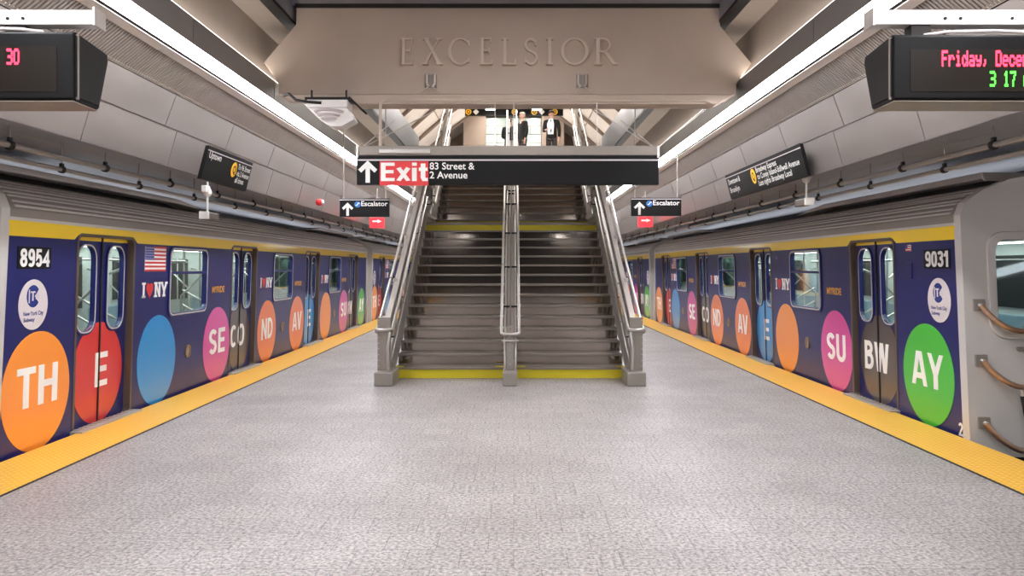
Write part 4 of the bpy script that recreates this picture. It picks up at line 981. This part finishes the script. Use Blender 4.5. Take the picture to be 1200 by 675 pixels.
    C_ = [(0, .0, 1.0, .185, .135), (0, .005, hem, .19 if not long_coat else .2, .14), (0, 0, 1.2, .175, .13), (0, 0, 1.4, .185, .125), (0, .01, 1.475, .085, .07)]
    EC = [(0, 1), (0, 2), (2, 3), (3, 4)]
    for s in (-1, 1):
        i = len(C_)
        if arm == 'bent' or (arm == 'one' and s < 0): C_ += [(s * .2, 0, 1.415, .078), (s * .25, 0, 1.13, .062), (s * .15, -.2, 1.12, .046)]
        else: C_ += [(s * .2, 0, 1.415, .078), (s * .25, .02, 1.13, .062), (s * .255, -.035, .9, .046)]
        EC += [(3, i), (i, i + 1), (i + 1, i + 2)]
    skin_mesh('coat' if long_coat else 'jacket', S(C_), EC, coat, t)
    T_ = [(0, 0, .95, .15, .115)]; ET = []
    for s in (-1, 1):
        i = len(T_); T_ += [(s * .095, 0, .84, .1), (s * .1, -.01, .5, .078), (s * .1, .02, .09, .066)]; ET += [(0, i), (i, i + 1), (i + 1, i + 2)]
    skin_mesh('trousers', S(T_), ET, trouser, t)
    for s in (-1, 1):
        MB().tube([(s * .1 * k, .06 * k, .045 * k), (s * .1 * k, -.04 * k, .05 * k), (s * .11 * k, -.15 * k, .035 * k), (s * .11 * k, -.19 * k, .03 * k)], [.04 * k, .05 * k, .042 * k, .025 * k], 10).build('shoe', 'shoe', t)
    if shirtfront:
        b = MB()
        fr = [(-.09, 1.0), (.09, 1.0), (.11, 1.3), (.06, 1.5), (-.06, 1.5), (-.11, 1.3)]
        yo = lambda v: (-.182 if v < 1.4 else -.10)
        b.add([(p[0] * k, yo(p[1]) * k, p[1] * k) for p in fr] + [(p[0] * k, (yo(p[1]) + .06) * k, p[1] * k) for p in fr],
              [(0, 1, 2, 5), (5, 2, 3, 4), (6, 7, 8, 11), (11, 8, 9, 10)] + [(i, (i + 1) % 6, (i + 1) % 6 + 6, i + 6) for i in range(6)])
        b.build('shirt', 'shirt', t)
        MB().flat([[(.0, 1.03 * k), (.04, 1.08 * k), (.022, 1.44 * k), (.028, 1.47 * k), (-.012, 1.47 * k), (-.006, 1.44 * k)]], .186 * k, .196 * k, lambda u, v, d: (u, -d + max(0, v - 1.3 * k) * .42, v)).build('tie', 'tie', t)
    return t
yp = 26.8
person('person in a long black coat, turned away, upstairs left of the grey haired man', PX(597, 0, yp)[0], yp + .9, pi * .9, 1.74, 'hairdark', 'suit', 'suit', True, False, 'bent')
person('person with grey hair in a dark suit, turned aside, upstairs at the middle rail', PX(612.5, 0, yp)[0], yp, -pi * .35, 1.76, 'hairgrey', 'suit', 'trouser', False, False, 'down')
pm = person('person in an open dark jacket, white shirt and tie upstairs on the right', PX(646, 0, yp)[0], yp - .2, -.25, 1.78, 'hairdark', 'suit', 'trouser', False, True, 'one')

# ================================================================== CAMERA, WORLD, VIEW
w = bpy.data.worlds.new('world'); scene.world = w; w.use_nodes = True
w.node_tree.nodes['Background'].inputs[0].default_value = (.02, .02, .02, 1)
cam = bpy.data.cameras.new('camera'); co = bpy.data.objects.new('camera', cam); COL.objects.link(co)
co.location = (0, 0, EYE); co.rotation_euler = (pi / 2, 0, 0)
cam.sensor_width = 36; cam.lens = 36 * 975 / 1200; cam.shift_x = -2 / 1200; cam.shift_y = -24.5 / 1200; cam.clip_start = .05
scene.camera = co
scene.view_settings.view_transform = 'Standard'; scene.view_settings.look = 'None'
scene.view_settings.gamma = 1; scene.view_settings.use_curve_mapping = False
scene.view_settings.exposure = 2.15
scene.cycles.use_denoising = True
scene.cycles.max_bounces = 10; scene.cycles.diffuse_bounces = 5; scene.cycles.glossy_bounces = 5; scene.cycles.transparent_max_bounces = 12
scene.cycles.sample_clamp_indirect = 6
